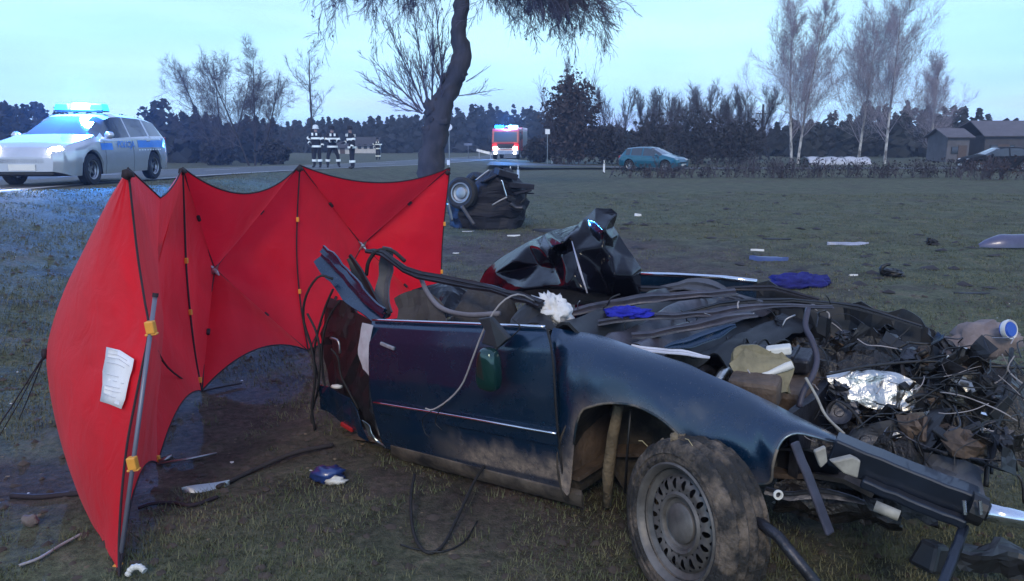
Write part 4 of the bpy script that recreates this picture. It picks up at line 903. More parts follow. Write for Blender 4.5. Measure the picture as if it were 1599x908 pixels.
cols = [((864, 513), (878, 764), .16, .02), ((872, 514), (890, 770), .17, .02), ((880, 516), (896, 694), .18, 0), ((890, 518), (906, 646), .19, 0), ((905, 520), (926, 634), .2, 0), ((930, 524), (955, 629), .2, 0), ((960, 533), (992, 634), .2, 0), ((990, 543), (1027, 651), .2, 0), ((1015, 551), (1052, 671), .2, 0), ((1045, 561), (1085, 703), .2, 0), ((1075, 571), (1112, 730), .2, 0), ((1105, 585), (1140, 752), .2, 0), ((1140, 600), (1180, 757), .2, 0), ((1170, 614), (1203, 752), .2, .01), ((1195, 626), (1207, 728), .2, .01), ((1215, 636), (1214, 702), .2, .02), ((1240, 649), (1226, 684), .21, .04), ((1265, 661), (1245, 677), .22, .07), ((1290, 673), (1272, 682), .24, .11), ((1310, 684), (1297, 690), .26, .17), ((1324, 692), (1326, 696), .28, .25)]
Fp = []
for i, (t_, b_, vt, vb) in enumerate(cols):
    T_, B_ = S(*t_, vt), S(*b_, vb); L_ = np.linalg.norm(T_ - B_)
    Fp.append([T_ * (1 - t) + B_ * t + (-CV * .75 + CW * .45) * (min(.075, .26 * L_) * math.sin(math.pi * t ** .75)) for t in np.linspace(0, 1, 15)])
Fp = np.array(Fp); Fd = np.array([catmull(Fp[:, j], 61) for j in range(15)]).transpose(1, 0, 2)
for i in range(61):
    for j in range(15): q = Vector(Fd[i, j]); Fd[i, j] += CV * .010 * mnoise.noise(q * 4.0) + CV * .004 * mnoise.noise(q * 13.0)
def car_paint_mat():
    m = bpy.data.materials.new('dusty_dark_teal_paint'); m.use_nodes = True; t = m.node_tree; b = t.nodes['Principled BSDF']; L = t.links.new; N = t.nodes.new
    tcn = N('ShaderNodeTexCoord')
    def nz_(sc, d=7, r=.7):
        n = N('ShaderNodeTexNoise'); n.inputs['Scale'].default_value = sc; n.inputs['Detail'].default_value = d; n.inputs['Roughness'].default_value = r; L(tcn.outputs['Object'], n.inputs['Vector']); return n
    a = nz_(3.5); r = N('ShaderNodeValToRGB'); e = r.color_ramp.elements; e[0].position = .48; e[1].position = .80; e[0].color = (.003, .023, .060, 1); e[1].color = (.016, .032, .054, 1); L(a.outputs['Fac'], r.inputs[0])
    at_ = N('ShaderNodeAttribute'); at_.attribute_name = 'mud'; n9 = nz_(22, 6, .75)
    mm = N('ShaderNodeMath'); mm.operation = 'MULTIPLY_ADD'; L(n9.outputs['Fac'], mm.inputs[0]); mm.inputs[1].default_value = 1.1; mm.inputs[2].default_value = -.15
    m1 = N('ShaderNodeMath'); m1.operation = 'MULTIPLY'; m1.use_clamp = True; L(at_.outputs['Fac'], m1.inputs[0]); L(mm.outputs[0], m1.inputs[1])
    m2 = N('ShaderNodeMath'); m2.operation = 'MULTIPLY'; m2.use_clamp = True; L(m1.outputs[0], m2.inputs[0]); m2.inputs[1].default_value = 1.9
    mxc = N('ShaderNodeMix'); mxc.data_type = 'RGBA'; L(m2.outputs[0], mxc.inputs['Factor']); L(r.outputs[0], mxc.inputs['A']); mxc.inputs['B'].default_value = (.30, .235, .185, 1); L(mxc.outputs['Result'], b.inputs['Base Color'])
    n11 = nz_(120, 3, .6); sp = N('ShaderNodeMapRange'); sp.inputs['From Min'].default_value = .64; sp.inputs['From Max'].default_value = .70; L(n11.outputs['Fac'], sp.inputs['Value'])
    mp_ = N('ShaderNodeMapping'); mp_.inputs['Scale'].default_value = (2.0, 2.0, 60.0); mp_.inputs['Rotation'].default_value = (.2, .5, .3); L(tcn.outputs['Object'], mp_.inputs[0]); n12 = N('ShaderNodeTexNoise'); n12.inputs['Scale'].default_value = 3.0; n12.inputs['Detail'].default_value = 3; L(mp_.outputs[0], n12.inputs['Vector'])
    sc_ = N('ShaderNodeMapRange'); sc_.inputs['From Min'].default_value = .72; sc_.inputs['From Max'].default_value = .76; sc_.inputs['To Max'].default_value = .6; L(n12.outputs['Fac'], sc_.inputs['Value'])
    mk = N('ShaderNodeMath'); mk.operation = 'MAXIMUM'; L(sp.outputs[0], mk.inputs[0]); L(sc_.outputs[0], mk.inputs[1]); mk2 = N('ShaderNodeMath'); mk2.operation = 'MULTIPLY'; L(mk.outputs[0], mk2.inputs[0]); mk2.inputs[1].default_value = .22
    m3 = N('ShaderNodeMath'); m3.operation = 'MAXIMUM'; m3.use_clamp = True; L(m2.outputs[0], m3.inputs[0]); L(mk2.outputs[0], m3.inputs[1]); L(m3.outputs[0], mxc.inputs['Factor']); m2 = m3
    inv = N('ShaderNodeMath'); inv.operation = 'SUBTRACT'; inv.inputs[0].default_value = 1; L(m2.outputs[0], inv.inputs[1])
    for nm_, k_ in (('Metallic', .4), ('Coat Weight', .8)):
        q_ = N('ShaderNodeMath'); q_.operation = 'MULTIPLY'; L(inv.outputs[0], q_.inputs[0]); q_.inputs[1].default_value = k_; L(q_.outputs[0], b.inputs[nm_])
    r2 = N('ShaderNodeMapRange'); r2.inputs['From Min'].default_value = .4; r2.inputs['From Max'].default_value = .75; r2.inputs['To Min'].default_value = .18; r2.inputs['To Max'].default_value = .42; L(a.outputs['Fac'], r2.inputs['Value']); L(r2.outputs[0], b.inputs['Roughness'])
    L(r2.outputs[0], b.inputs['Coat Roughness']); return m
cpaint = car_paint_mat()
mb = MB(); mb.sheet(Fd[:, ::-1], .004); fender = obj('fender', mb, cpaint, wk, auto=40)
ii_, jj_ = np.meshgrid(np.arange(61), np.arange(15)[::-1], indexing='ij')
def mud_attr(o, vals):
    at_ = o.data.attributes.new('mud', 'FLOAT', 'POINT'); v_ = np.concatenate([vals.ravel(), vals.ravel()]); at_.data.foreach_set('value', v_.astype(np.float32))
mud_attr(fender, np.clip(smooth((jj_ - 11.0) / 4.0) * (.35 + .5 * smooth((14 - ii_) / 8)) + .9 * smooth((6 - ii_) / 4) * smooth((jj_ - 9) / 4), 0, 1))
mb = MB(); mb.tube([p - CV * .004 for p in Fd[6:46, 14]], .006, 5); obj('arch_lip', mb, mudpaint, fender, smooth=True)
mb = MB(); mb.tube([p - CV * .004 for p in Fd[43:61, 14]], .0045, 5); obj('headlight_surround', mb, M('scratched_edge', (.25, .30, .32), .3, .8, .4, 20), fender, smooth=True)
# door
def edge_pts(pix): return catmull([(a, b, 0) for a, b in pix], 41)
Ld, Rd = edge_pts([(581, 501), (576, 545), (577, 600), (585, 650), (599, 700)]), edge_pts([(852, 512), (861, 560), (866, 640), (872, 705), (879, 763)])
def door_pt(t, s, dv=0):
    k = t * 40; i = min(39, int(k)); f = k - i; l = Ld[i] * (1 - f) + Ld[i + 1] * f; r = Rd[i] * (1 - f) + Rd[i + 1] * f; p = l * (1 - s) + r * s
    v = np.interp(t, [0, .06, .2, .45, .62, .66, .85, 1], [.07, .04, .012, -.008, -.002, .004, .02, .045])
    q = S(p[0], p[1], v + dv); return q + CV * .010 * mnoise.noise(Vector(q * 2.6)) * math.sin(math.pi * min(1, s * 1.2))
Dg = np.array([[door_pt(t, s) for s in np.linspace(0, 1, 60)] for t in np.linspace(0, 1, 54)]); mb = MB(); mb.sheet(Dg, -.03); door = obj('door', mb, cpaint, wk, auto=35, label='dark teal front door with chrome belt strip, mud along its foot')
tt_, ss_ = np.meshgrid(np.linspace(0, 1, 54), np.linspace(0, 1, 60), indexing='ij')
mud_attr(door, smooth((tt_ - .74 + .10 * (vnoise(ss_ * 40, tt_ * 6, 1, 5) - .5)) / .16) * smooth((ss_ - .22) / .35) * (1 - .75 * smooth((tt_ - .94) / .02)) * .9)
mb = MB(); mb.tube([door_pt(.0, s, -.012) + CW * .004 for s in np.linspace(.005, .995, 24)], .0085, 8, flat=.8); obj('belt_moulding', mb, chrome, door, smooth=True)
Mo = np.array([[door_pt(t, s, -.016) for s in np.linspace(.01, 1.0, 24)] for t in (.632, .648, .70, .715)]); mb = MB(); mb.sheet(Mo, -.016); mo = obj('side_moulding', mb, cpaint, door, auto=30)
mb = MB(); mb.tube([door_pt(.640, s, -.022) for s in np.linspace(.01, .998, 24)], .0065, 8); obj('bright_insert', mb, chrome, mo, smooth=True)
mb = MB(); mb.tube([door_pt(t, 1.0, -.004) + CU * .008 for t in np.linspace(0, 1, 14)], .005, 5); obj('door_gap_seal', mb, rubber, door)
mb = MB(); q = door_pt(.22, .10, -.006); mb.box(q, (.10, .014, .018), rot(0, .25, 0)); obj('scrape', mb, M('bare_scrape', (.3, .3, .34), .5, .3, .3, 40), door, bevel=.004)
Si = np.array([[S(a + dx, b + dy, v) for a, b in zip(np.linspace(610, 908, 22), np.linspace(708, 786, 22))] for dx, dy, v in ((0, -20, .06), (0, -12, .035), (0, -1, .04), (2, 7, .09))]); mb = MB(); mb.sheet(Si, -.02); obj('sill', mb, M('muddy_sill', (.016, .015, .016), .7, 0, col2=(.15, .12, .095), scale=6, thr=(.42, .68)), wk, auto=40)
# inner structure: floor, tunnel, bulkhead, wheel house
mb = MB(); mb.sheet(np.array([[C(u, v, -.02 + .03 * mnoise.noise(Vector((u * 3, v * 3, 1)))) for v in np.linspace(.08, 1.62, 12)] for u in np.linspace(-1.45, .1, 12)]), .02); obj('floor_pan', mb, rusty, wk, auto=40)
mb = MB(); mb.sheet(np.array([[C(.05 + .06 * mnoise.noise(Vector((v * 3, w * 4, 2))), v, w) for v in np.linspace(.12, 1.62, 16)] for w in np.linspace(-.05, .58, 8)]), .015); obj('bulkhead', mb, rusty, wk, auto=40)
uc, wc, R_ = .375, .045, .345
mb = MB(); mb.sheet(np.array([[C(uc + R_ * math.cos(a), v, wc + R_ * math.sin(a)) for v in np.linspace(.012, .42, 8)] for a in np.linspace(math.radians(-12), math.radians(205), 26)]), .006); obj('wheel_house', mb, M('mud_splashed_liner', (.022, .019, .017), .8, 0, col2=(.11, .085, .062), scale=7, thr=(.40, .75), bump=.4), wk, smooth=True)
mb = MB(); mb.sheet(np.array([[C(uc + R_ * r * math.cos(a), .42, wc + R_ * r * math.sin(a)) for r in (.15, .5, 1)] for a in np.linspace(0, 2 * math.pi, 22)]), .008); obj('inner_wing', mb, M('mud_splashed_liner', (.02, .02, .02)), wk)
mb = MB(); mb.tube([S(966, 634, .16), S(957, 680, .18), S(950, 735, .2), S(948, 790, .22)], [.022, .026, .028, .02], 9); obj('suspension_strut', mb, M('dried_mud', (.17, .13, .085), .95, 0, .35, 14, bump=.6), wk, smooth=True)
mb = MB(); mb.tube([S(985, 640, .10), S(980, 700, .1), S(976, 770, .12)], .006, 6); obj('brake_hose', mb, wirem, wk, smooth=True)
# wheel, knocked forward and steered outwards
st = math.radians(26); hd = Matrix.Rotation(-st, 3, 'Z') @ Vector(CU); ax = np.array([hd.y, -hd.x, .10]); ax /= np.linalg.norm(ax); TR = .318
wcn = C(.73, -.10, .0); gz = hz(wcn[0], wcn[1]); wcn[2] = gz + TR * .955
mud_tyre = M('mud_caked_tyre', (.022, .020, .019), .85, 0, col2=(.19, .145, .11), scale=7, thr=(.47, .68), bump=.9, bscale=40)
mb = MB(); prof_t = [(.205, -.085), (.235, -.098), (.275, -.100), (.300, -.092)]
for k, a in enumerate(np.linspace(-.082, .082, 13)): prof_t.append((TR - (.010 if k % 3 == 1 else 0) - .008 * (abs(a) / .082) ** 3, a))
prof_t += [(.300, .092), (.275, .100), (.262, .104), (.258, .099), (.240, .102), (.222, .090), (.200, .07)]
mb.lathe(prof_t, wcn, ax, 72)
npf = len(prof_t)
for i in range(npf):                                   # tread lugs
    if 4 <= i <= 16:
        for k in range(72):
            q = np.array(mb.v[i * 72 + k]); ctr = wcn + ax * ((q - wcn) @ ax); r_ = q - ctr
            if (k + (i // 3)) % 3 == 0 and abs((q - wcn) @ ax) > .03: mb.v[i * 72 + k] = tuple(ctr + r_ * (1 - .012 / TR))
wheel = obj('wheel', mb, mud_tyre, wk, auto=30, label='muddy front wheel with pressed steel rim, steered outwards')
rimm = M('dirty_steel_rim', (.075, .070, .068), .5, .3, col2=(.19, .175, .165), scale=8, thr=(.35, .7), bump=.12)
Xa = np.cross(ax, [0, 0, 1.0]); Xa /= np.linalg.norm(Xa); Ya = np.cross(Xa, ax)
def rp(r, a, h): return wcn + ax * h + r * (math.cos(a) * Xa + math.sin(a) * Ya)
mb = MB(); mb.lathe([(.222, .082), (.229, .094), (.221, .100), (.210, .092), (.200, .062), (.180, .050), (.172, .058)], wcn, ax, 60)
mb.lathe([(.118, .066), (.108, .074), (.098, .070), (.092, .056), (.080, .050), (.060, .052), (.045, .060), (.02, .064), (.001, .064)], wcn, ax, 48)
NS = 18
for k in range(NS):
    a0, a1 = 2 * math.pi * k / NS, 2 * math.pi * (k + 1) / NS; am = (a0 + a1) / 2; r0_, r1_ = .118, .172; rm = .147; ring, hole, back = [], [], []
    for q in range(16):
        t = 2 * math.pi * (q + .5) / 16; c_, s_ = math.cos(t), math.sin(t); m_ = max(abs(c_), abs(s_)); rr_ = (r0_ + r1_) / 2 + (r1_ - r0_) / 2 * c_ / m_; aa = am + (a1 - a0) / 2 * s_ / m_
        hh = np.interp(rr_, [r0_, .15, r1_], [.066, .070, .058]); ring.append(rp(rr_, aa, hh)); ra = rm + .0195 * c_; hole.append(rp(ra, am + .070 * s_, np.interp(ra, [r0_, .15, r1_], [.066, .070, .058]) + .001)); back.append(rp(ra, am + .062 * s_, .035))
    F = [(q, (q + 1) % 16, 16 + (q + 1) % 16, 16 + q) for q in range(16)]; mb.add(ring + hole, F)
rim = obj('rim', mb, rimm, wheel, auto=40)
mb = MB(); mb.lathe([(.001, .02), (.19, .02), (.2, -.05)], wcn, ax, 30); obj('brake_backplate', mb, blackpl, wheel)
mb = MB(); mb.lathe([(.076, .052), (.074, .062), (.066, .068), (.03, .073), (.001, .074)], wcn, ax, 40); obj('hub_cap', mb, rimm, rim, auto=40)
for k in range(26):                                   # straw and clods stuck to the tyre
    a = random.uniform(-.3, 2.2); p = rp(random.uniform(.24, .32), a, random.uniform(-.06, .102)); d = np.array([random.gauss(0, 1), random.gauss(0, 1), random.gauss(0, 1)]); mb = MB()
    if k % 2: mb.blob(p, random.uniform(.008, .02), seed=k, amp=.8, n=7, m=5); obj('mud_clod', mb, MATS['dried_mud'], wheel)
    else: mb.tube([p, p + d / np.linalg.norm(d) * .03, p + d / np.linalg.norm(d) * .05 + np.array([0, 0, -.015])], .0018, 4); obj('straw', mb, M('straw', (.34, .28, .15), .8), wheel)
mb = MB(); mb.tube([wcn - ax * .03, wcn - ax * .25, C(.55, .45, .05)], .03, 8); obj('drive_shaft', mb, rusty, wk, smooth=True)
# hanging door mirror
mb = MB(); c_ = S(763, 577, -.10); Vv = []
for i in range(25):
    th_ = math.pi * i / 24
    for k in range(32):
        ph = 2 * math.pi * k / 32; e_ = lambda x, q: math.copysign(abs(x) ** q, x); d_ = Vector((.056 * e_(math.sin(th_), .55) * e_(math.cos(ph), .6), .045 * e_(math.sin(th_), .55) * e_(math.sin(ph), .7), .098 * e_(math.cos(th_), .62))); d_.x *= 1 - .16 * d_.z / .098; Vv.append(c_ + np.array(RC @ Matrix.Rotation(.10, 3, 'Y') @ d_))
mb.add(Vv, [(i * 32 + k, i * 32 + (k + 1) % 32, (i + 1) * 32 + (k + 1) % 32, (i + 1) * 32 + k) for i in range(24) for k in range(32)]); mir = obj('wing_mirror', mb, M('green_mirror_shell', (.006, .040, .036), .2, .4, .15, 4, coat=.8), wk, smooth=True, label='dark green door mirror hanging by its cable')
mb = MB(); mb.prism([S(752, 497, -.02), S(771, 494, -.02), S(800, 527, -.03), S(783, 542, -.05), S(758, 535, -.04), S(764, 515, -.03)], -CV * .03); obj('mirror_bracket', mb, blackpl, mir, bevel=.005)
mb = MB(); mb.tube([S(778, 540, -.06), S(772, 548, -.08), S(768, 556, -.09)], .008, 6); obj('mirror_stalk', mb, rubber, mir, smooth=True)
def cable(pix, v, r=.003, name='cable', mat_=None, n=24):
    vs_ = v if hasattr(v, '__len__') else [v] * len(pix); mb = MB(); mb.tube(catmull([S(a, b, q) for (a, b), q in zip(pix, vs_)], n), r, 5); return obj(name, mb, mat_ or wirem, wk, smooth=True)
cable([(838, 473), (810, 460), (782, 474), (757, 512), (738, 560), (722, 600), (700, 625), (676, 640), (664, 638)], [.25, .1, .02, -.03, -.05, -.05, -.05, -.05, -.06], .0045, mat_=M('pale_cable', (.30, .27, .27), .6))
cable([(700, 625), (686, 642), (680, 660), (690, 672)], -.05, .0028); cable([(676, 640), (660, 655), (664, 676), (672, 684)], -.05, .0026); cable([(795, 530), (812, 512), (800, 498)], -.03, .003)

# torn roof rail, pillars and seat-belt straps at the cut end
def strip(pix, v, wid, th=.012, name='torn_panel', mat_=None, twist=0., par=None):
    vs_ = v if hasattr(v, '__len__') else [v] * len(pix); c_ = catmull([S(a, b, q) for (a, b), q in zip(pix, vs_)], 14); T = np.gradient(c_, axis=0); T /= np.linalg.norm(T, axis=1)[:, None]
    side = np.cross(T, -CV * math.cos(twist) + CW * math.sin(twist)); side /= np.linalg.norm(side, axis=1)[:, None]; ws = np.interp(np.linspace(0, 1, 14), np.linspace(0, 1, len(wid)), wid)
    ks = (-.5, -.36, -.2, -.18, .1, .3, .5); cr_ = (0, .05, .0, .16, .20, .04, -.08)
    Q = np.array([c_ + side * (ws * k * (1 + .35 * np.array([mnoise.noise(Vector(q * 6)) for q in c_])))[:, None] + np.cross(T, side) * (ws * cc)[:, None] for k, cc in zip(ks, cr_)])
    for i in range(Q.shape[0]):
        for j in range(14): Q[i, j] += .010 * np.array(mnoise.noise_vector(Vector(Q[i, j] * 11)))
    mb = MB(); mb.sheet(Q, th); return obj(name, mb, mat_ or cpaint, par or wk, auto=30)
trimg = M('blue_grey_trim', (.07, .075, .095), .6, 0, .3, 6, bump=.2)
greytr = M('grey_headlining', (.16, .15, .17), .75, 0, .2, 9, bump=.2)
strip([(500, 398), (530, 430), (560, 465), (596, 496)], [.3, .25, .18, .12], [.13, .15, .13, .12], name='torn_pillar', twist=.3)
strip([(546, 402), (562, 430), (580, 462), (600, 492)], [.42, .4, .35, .3], [.05, .08, .09, .08], name='torn_pillar', mat_=blackpl)
strip([(607, 388), (604, 425), (598, 460), (604, 494)], [.6, .6, .55, .5], [.10, .13, .12, .10], name='pillar_trim', mat_=trimg, twist=.2)
strip([(572, 394), (600, 397), (640, 425), (700, 438), (760, 450), (806, 462), (846, 476)], [.55, .5, .45, .4, .34, .28, .22], [.03, .045, .05, .05, .05, .05, .04], .014, 'roof_rail', M('scuffed_rail', (.022, .020, .026), .5, .3, .4, 14), twist=.7)
mb = MB(); mb.tube(catmull([S(572, 430, .5), S(576, 408, .5), S(590, 392, .52), S(612, 392, .55), S(632, 408, .55)], 20), .012, 7); obj('belt_anchor_strap', mb, rubber, wk, smooth=True)
mb = MB(); mb.tube(catmull([S(656, 432, .5), S(668, 458, .42), S(690, 482, .36), (S(730, 492, .32)), S(780, 490, .3)], 22), .014, 8); obj('window_frame_tube', mb, greytr, wk, smooth=True)
for i, (pix, v, r_) in enumerate((([(520, 436), (498, 432), (478, 462), (474, 500), (487, 545), (492, 590), (487, 640), (492, 672)], [.2, .15, .1, .1, .08, .06, .05, .05], .012), ([(520, 452), (508, 480), (496, 520), (490, 560), (498, 600), (486, 650), (494, 675)], [.18, .16, .12, .1, .1, .1, .1], .010), ([(530, 470), (512, 500), (503, 540), (505, 590), (515, 620), (540, 640)], [.2, .18, .14, .12, .12, .15], .009), ([(480, 490), (494, 520), (500, 560), (496, 610)], [.1, .09, .08, .07], .008), ([(517, 545), (528, 560), (534, 590), (560, 640)], [.1, .1, .1, .1], .007))):
    mb = MB(); mb.tube(catmull([S(a, b, q) for (a, b), q in zip(pix, v)], 26), r_, 6, flat=.6); obj('door_seal', mb, rubber, wk, smooth=True)
def crumple(pix_grid, vgrid, name, mat_, amp=.02, th=.006, sub=4, seed=0, label=None):
    A = np.array([[S(a, b, v) for (a, b), v in zip(r, vr)] for r, vr in zip(pix_grid, vgrid)]); m, n = A.shape[:2]
    mid = np.array([catmull(A[i], (n - 1) * sub + 1) for i in range(m)]); D = np.array([catmull(mid[:, j], (m - 1) * sub + 1) for j in range(mid.shape[1])]).transpose(1, 0, 2)
    for i in range(D.shape[0]):
        for j in range(D.shape[1]):
            q = Vector(D[i, j] * 7) + Vector((seed * 3.3, 0, 0)); D[i, j] += amp * (np.array(mnoise.noise_vector(q)) + .6 * np.array(mnoise.noise_vector(q * 2.3)))
    mb = MB(); mb.sheet(D, th); return obj(name, mb, mat_, wk, label=label)
crumple([[(508, 470), (545, 478), (582, 498)], [(505, 540), (545, 545), (578, 560)], [(520, 610), (552, 610), (582, 640)], [(545, 665), (572, 672), (600, 696)]], [[.35, .25, .12], [.3, .2, .06], [.25, .16, .06], [.2, .12, .06]], 'b_pillar', blackpl, .035, .01, seed=1)
crumple([[(514, 465), (535, 470), (556, 486)], [(512, 520), (540, 525), (560, 540)]], [[.3, .22, .2], [.26, .2, .16]], 'torn_inner_skin', M('dark_maroon_trim', (.020, .012, .016), .6), .03, .006, seed=2)
crumple([[(566, 505), (575, 506), (582, 508)], [(560, 545), (570, 548), (578, 552)], [(566, 575), (572, 580), (580, 590)]], [[.04, .03, .02]] * 3, 'torn_white_insulation', M('pale_insulation', (.50, .50, .56), .8, 0, .2, 12), .008, .004, seed=3)
crumple([[(500, 600), (530, 612), (560, 640)], [(505, 640), (535, 655), (575, 690)]], [[.12, .1, .06], [.12, .1, .06]], 'torn_sill_end', cpaint, .02, .008, seed=4)
crumple([[(566, 660), (580, 668), (592, 690)], [(572, 680), (586, 690), (602, 700)]], [[.02, .02, .02], [.02, .02, .02]], 'torn_sill_edge', M('scratched_edge', (.25, .3, .32)), .02, .004, seed=5)
mb = MB(); mb.box(S(542, 667, .08), (.10, .02, .026), rot(0, .3, 0)); obj('red_reflector', mb, redlens, wk, bevel=.006)
mb = MB(); mb.blob(S(526, 604, .08), (.035, .02, .012), seed=3, amp=.4); obj('white_clip', mb, whitepl, wk, smooth=True)
mb = MB(); mb.tube(catmull([S(516, 528, .1), S(528, 533, .1), S(531, 552, .1)], 8), .008, 6); obj('grey_bracket', mb, alloy, wk, smooth=True)
mb = MB(); mb.tube([S(545, 690, .1), S(536, 712, .1), S(532, 745, .06)], [.03, .022, .012], 7); obj('seat_belt_stub', mb, rubber, wk)
# interior
mb = MB(); mb.blob(C(-.85, .62, .36), (.24, .24, .38), seed=21, amp=.25, n=18, m=12, R=RC); obj('seat_back', mb, M('brown_grey_seat_cloth', (.045, .040, .040), .9, 0, .3, 18, bump=.3), wk, smooth=True)
mb = MB(); mb.blob(C(-.5, .60, .18), (.32, .25, .14), seed=23, amp=.2, n=18, m=12, R=RC); obj('seat_cushion', mb, MATS['brown_grey_seat_cloth'], wk, smooth=True)
crumple([[(620, 470), (650, 452), (690, 470)], [(622, 500), (655, 500), (700, 505)]], [[.5, .5, .45], [.4, .4, .35]], 'interior_trim', M('tan_trim', (.06, .052, .05), .8, 0, .2, 9), .02, .006, seed=8)
mb = MB(); mb.sheet(np.array([[C(-.12 + .25 * t + .03 * mnoise.noise(Vector((v * 4, t * 3, 5))), v, .52 + .14 * math.sin(math.pi * t) + .03 * mnoise.noise(Vector((v * 5, t * 4, 9)))) for v in np.linspace(.18, 1.55, 22)] for t in np.linspace(0, 1, 9)]), .015); obj('dashboard', mb, blackpl, wk, auto=40)
crumple([[(800, 500), (830, 472), (862, 500)], [(796, 512), (832, 505), (872, 520)]], [[.18, .25, .22], [.12, .16, .16]], 'mirror_corner_trim', blackpl, .015, .006, seed=9)
# far side: door top with bright strip, far wing
Fs = [[(900, 430), (960, 427), (1080, 432), (1182, 440)], [(900, 520), (960, 520), (1080, 520), (1182, 520)]]; crumple(Fs, [[1.62] * 4, [1.6] * 4], 'far_door', cpaint, .012, .02, seed=10)
mb = MB(); mb.tube([S(985, 427, 1.6), S(1060, 430, 1.6), S(1130, 434, 1.6), S(1182, 440, 1.6)], .014, 8); obj('far_belt_moulding', mb, chrome, wk, smooth=True)
Fs = [[(1180, 446), (1260, 462), (1330, 474), (1400, 490), (1450, 508), (1486, 532)], [(1180, 540), (1260, 560), (1330, 585), (1400, 620), (1450, 640), (1500, 650)]]; crumple(Fs, [[1.6] * 6, [1.55] * 6], 'far_fender', M('grimy_dark_panel', (.02, .022, .028), .5, .2, .4, 7), .045, .01, seed=11)
# crumpled bonnet folded into ridges across the car
def ridge_sheet(u0, u1, v0, v1, w0, w1, k, amp, seed, name, mat_, nu=34, nv=26):
    Q = []
    for a in np.linspace(0, 1, nu):
        r = []
        for b in np.linspace(0, 1, nv):
            u = u0 + (u1 - u0) * a + .10 * b * (a - .3) + .03 * mnoise.noise(Vector((b * 3, seed, 0))); v = v0 + (v1 - v0) * b; ph = a * k * math.pi + .7 * mnoise.noise(Vector((b * 2.2, a * 2, seed)))
            w = w0 + (w1 - w0) * a + amp * (abs(math.sin(ph)) ** .7) * (.6 + .6 * mnoise.noise(Vector((b * 2.5, a * 5, seed + 4)))) + .015 * mnoise.noise(Vector((u * 9, v * 9, seed))) - .05 * max(0, b - .7)
            r.append(C(u, v, w))
        Q.append(r)
    mb = MB(); mb.sheet(np.array(Q)[:, ::-1], .006); return obj(name, mb, mat_, wk, auto=50)
bonm = M('scuffed_dark_bonnet', (.030, .032, .045), .38, .35, col2=(.10, .085, .10), scale=7, thr=(.35, .75), coat=.15, bump=.15, stretch=(1, 1, 1))
ridge_sheet(-.02, .42, .26, 1.56, .56, .50, 3, .10, 3, 'crumpled_bonnet', bonm)
ridge_sheet(.30, .62, .55, 1.56, .46, .42, 2, .09, 8, 'bonnet_inner_frame', M('grimy_dark_panel', (.02, .022, .028)), 24, 22)
for i, (pix, v, wd_, nm, mt) in enumerate((([(885, 492), (960, 476), (1060, 462), (1150, 458)], [.45, .6, .8, 1.0], [.07, .09, .09, .05], 'bonnet_fold', bonm), ([(900, 510), (1000, 497), (1100, 492), (1200, 478), (1300, 480)], [.35, .5, .7, .95, 1.2], [.04, .06, .06, .05, .03], 'bonnet_fold', bonm), ([(985, 527), (1060, 516), (1130, 500), (1180, 492)], [.36, .46, .6, .75], [.05, .07, .07, .04], 'bonnet_fold', bonm), ([(1030, 452), (1090, 446), (1140, 462), (1190, 474)], [1.2, 1.25, 1.2, 1.1], [.05, .11, .08, .03], 'hinge_panel', trimg), ([(930, 452), (1010, 452), (1100, 455), (1200, 452), (1280, 470)], [1.05, 1.15, 1.3, 1.45, 1.5], [.03, .05, .06, .05, .03], 'scuttle_strip', M('scuffed_rail', (.03, .03, .04))), ([(1040, 500), (1130, 476), (1220, 470), (1330, 480), (1440, 512)], [.8, 1, 1.2, 1.4, 1.5], [.03, .04, .04, .04, .03], 'wing_rail', MATS['grimy_dark_panel']))):
    strip(pix, v, wd_, .008, nm, mt, twist=1.1)
strip([(985, 541), (1020, 547), (1062, 552), (1108, 558)], [.22, .23, .24, .25], [.015, .03, .03, .012], .004, 'torn_paper_label', M('pale_insulation', (.5, .5, .56)), twist=.8)
strip([(1040, 545), (1075, 536), (1118, 522), (1150, 510)], [.3, .38, .46, .5], [.02, .07, .08, .02], .004, 'bent_wing_flange', cpaint, twist=.9)
# engine bay
def bx(px, py, v, size, name, mat_, r=(0, 0, 0), bev=.008, label=None): mb = MB(); mb.box(S(px, py, v), size, rot(*r)); return obj(name, mb, mat_, wk, bevel=bev, label=label)
mb = MB(); mb.box(C(.62, .95, .16), (.55, .75, .38), rot(.06, .05, .1)); obj('engine_block', mb, rusty, wk, bevel=.03)
for k in range(5): mb = MB(); mb.tube([C(.42 + k * .09, .60, .33), C(.42 + k * .09, .52, .24), C(.44 + k * .09, .48, .10)], .022, 8); obj('intake_runner', mb, darkmetal, wk, smooth=True)
mb = MB(); mb.sheet(np.array([[C(.98 + .05 * mnoise.noise(Vector((v * 4, w * 5, 3))), v, w) for v in np.linspace(.35, 1.5, 14)] for w in np.linspace(-.12, .30, 7)]), .04); obj('radiator', mb, darkmetal, wk, auto=40)
crumple([[(1292, 590), (1340, 583), (1395, 586), (1440, 600), (1468, 618)], [(1300, 608), (1345, 605), (1395, 610), (1436, 622), (1464, 636)], [(1312, 628), (1350, 634), (1392, 642), (1430, 652), (1452, 660)]], [[.75, .8, .88, .92, .95], [.72, .77, .84, .88, .9], [.72, .75, .8, .84, .86]], 'heat_shield', alu, .032, .004, 6, seed=12, label='crumpled silver heat shield')
crumple([[(1150, 545), (1185, 538), (1225, 545)], [(1148, 570), (1190, 570), (1232, 575)], [(1160, 605), (1200, 612), (1236, 612)]], [[.42, .48, .52], [.4, .45, .5], [.36, .4, .46]], 'fluid_reservoir', M('yellowed_plastic', (.20, .17, .10), .6, 0, .35, 9, bump=.3), .03, .03, 5, seed=13)
bx(1216, 547, .5, (.10, .06, .035), 'fuse_box_lid', whitepl, (.1, -.1, .3))
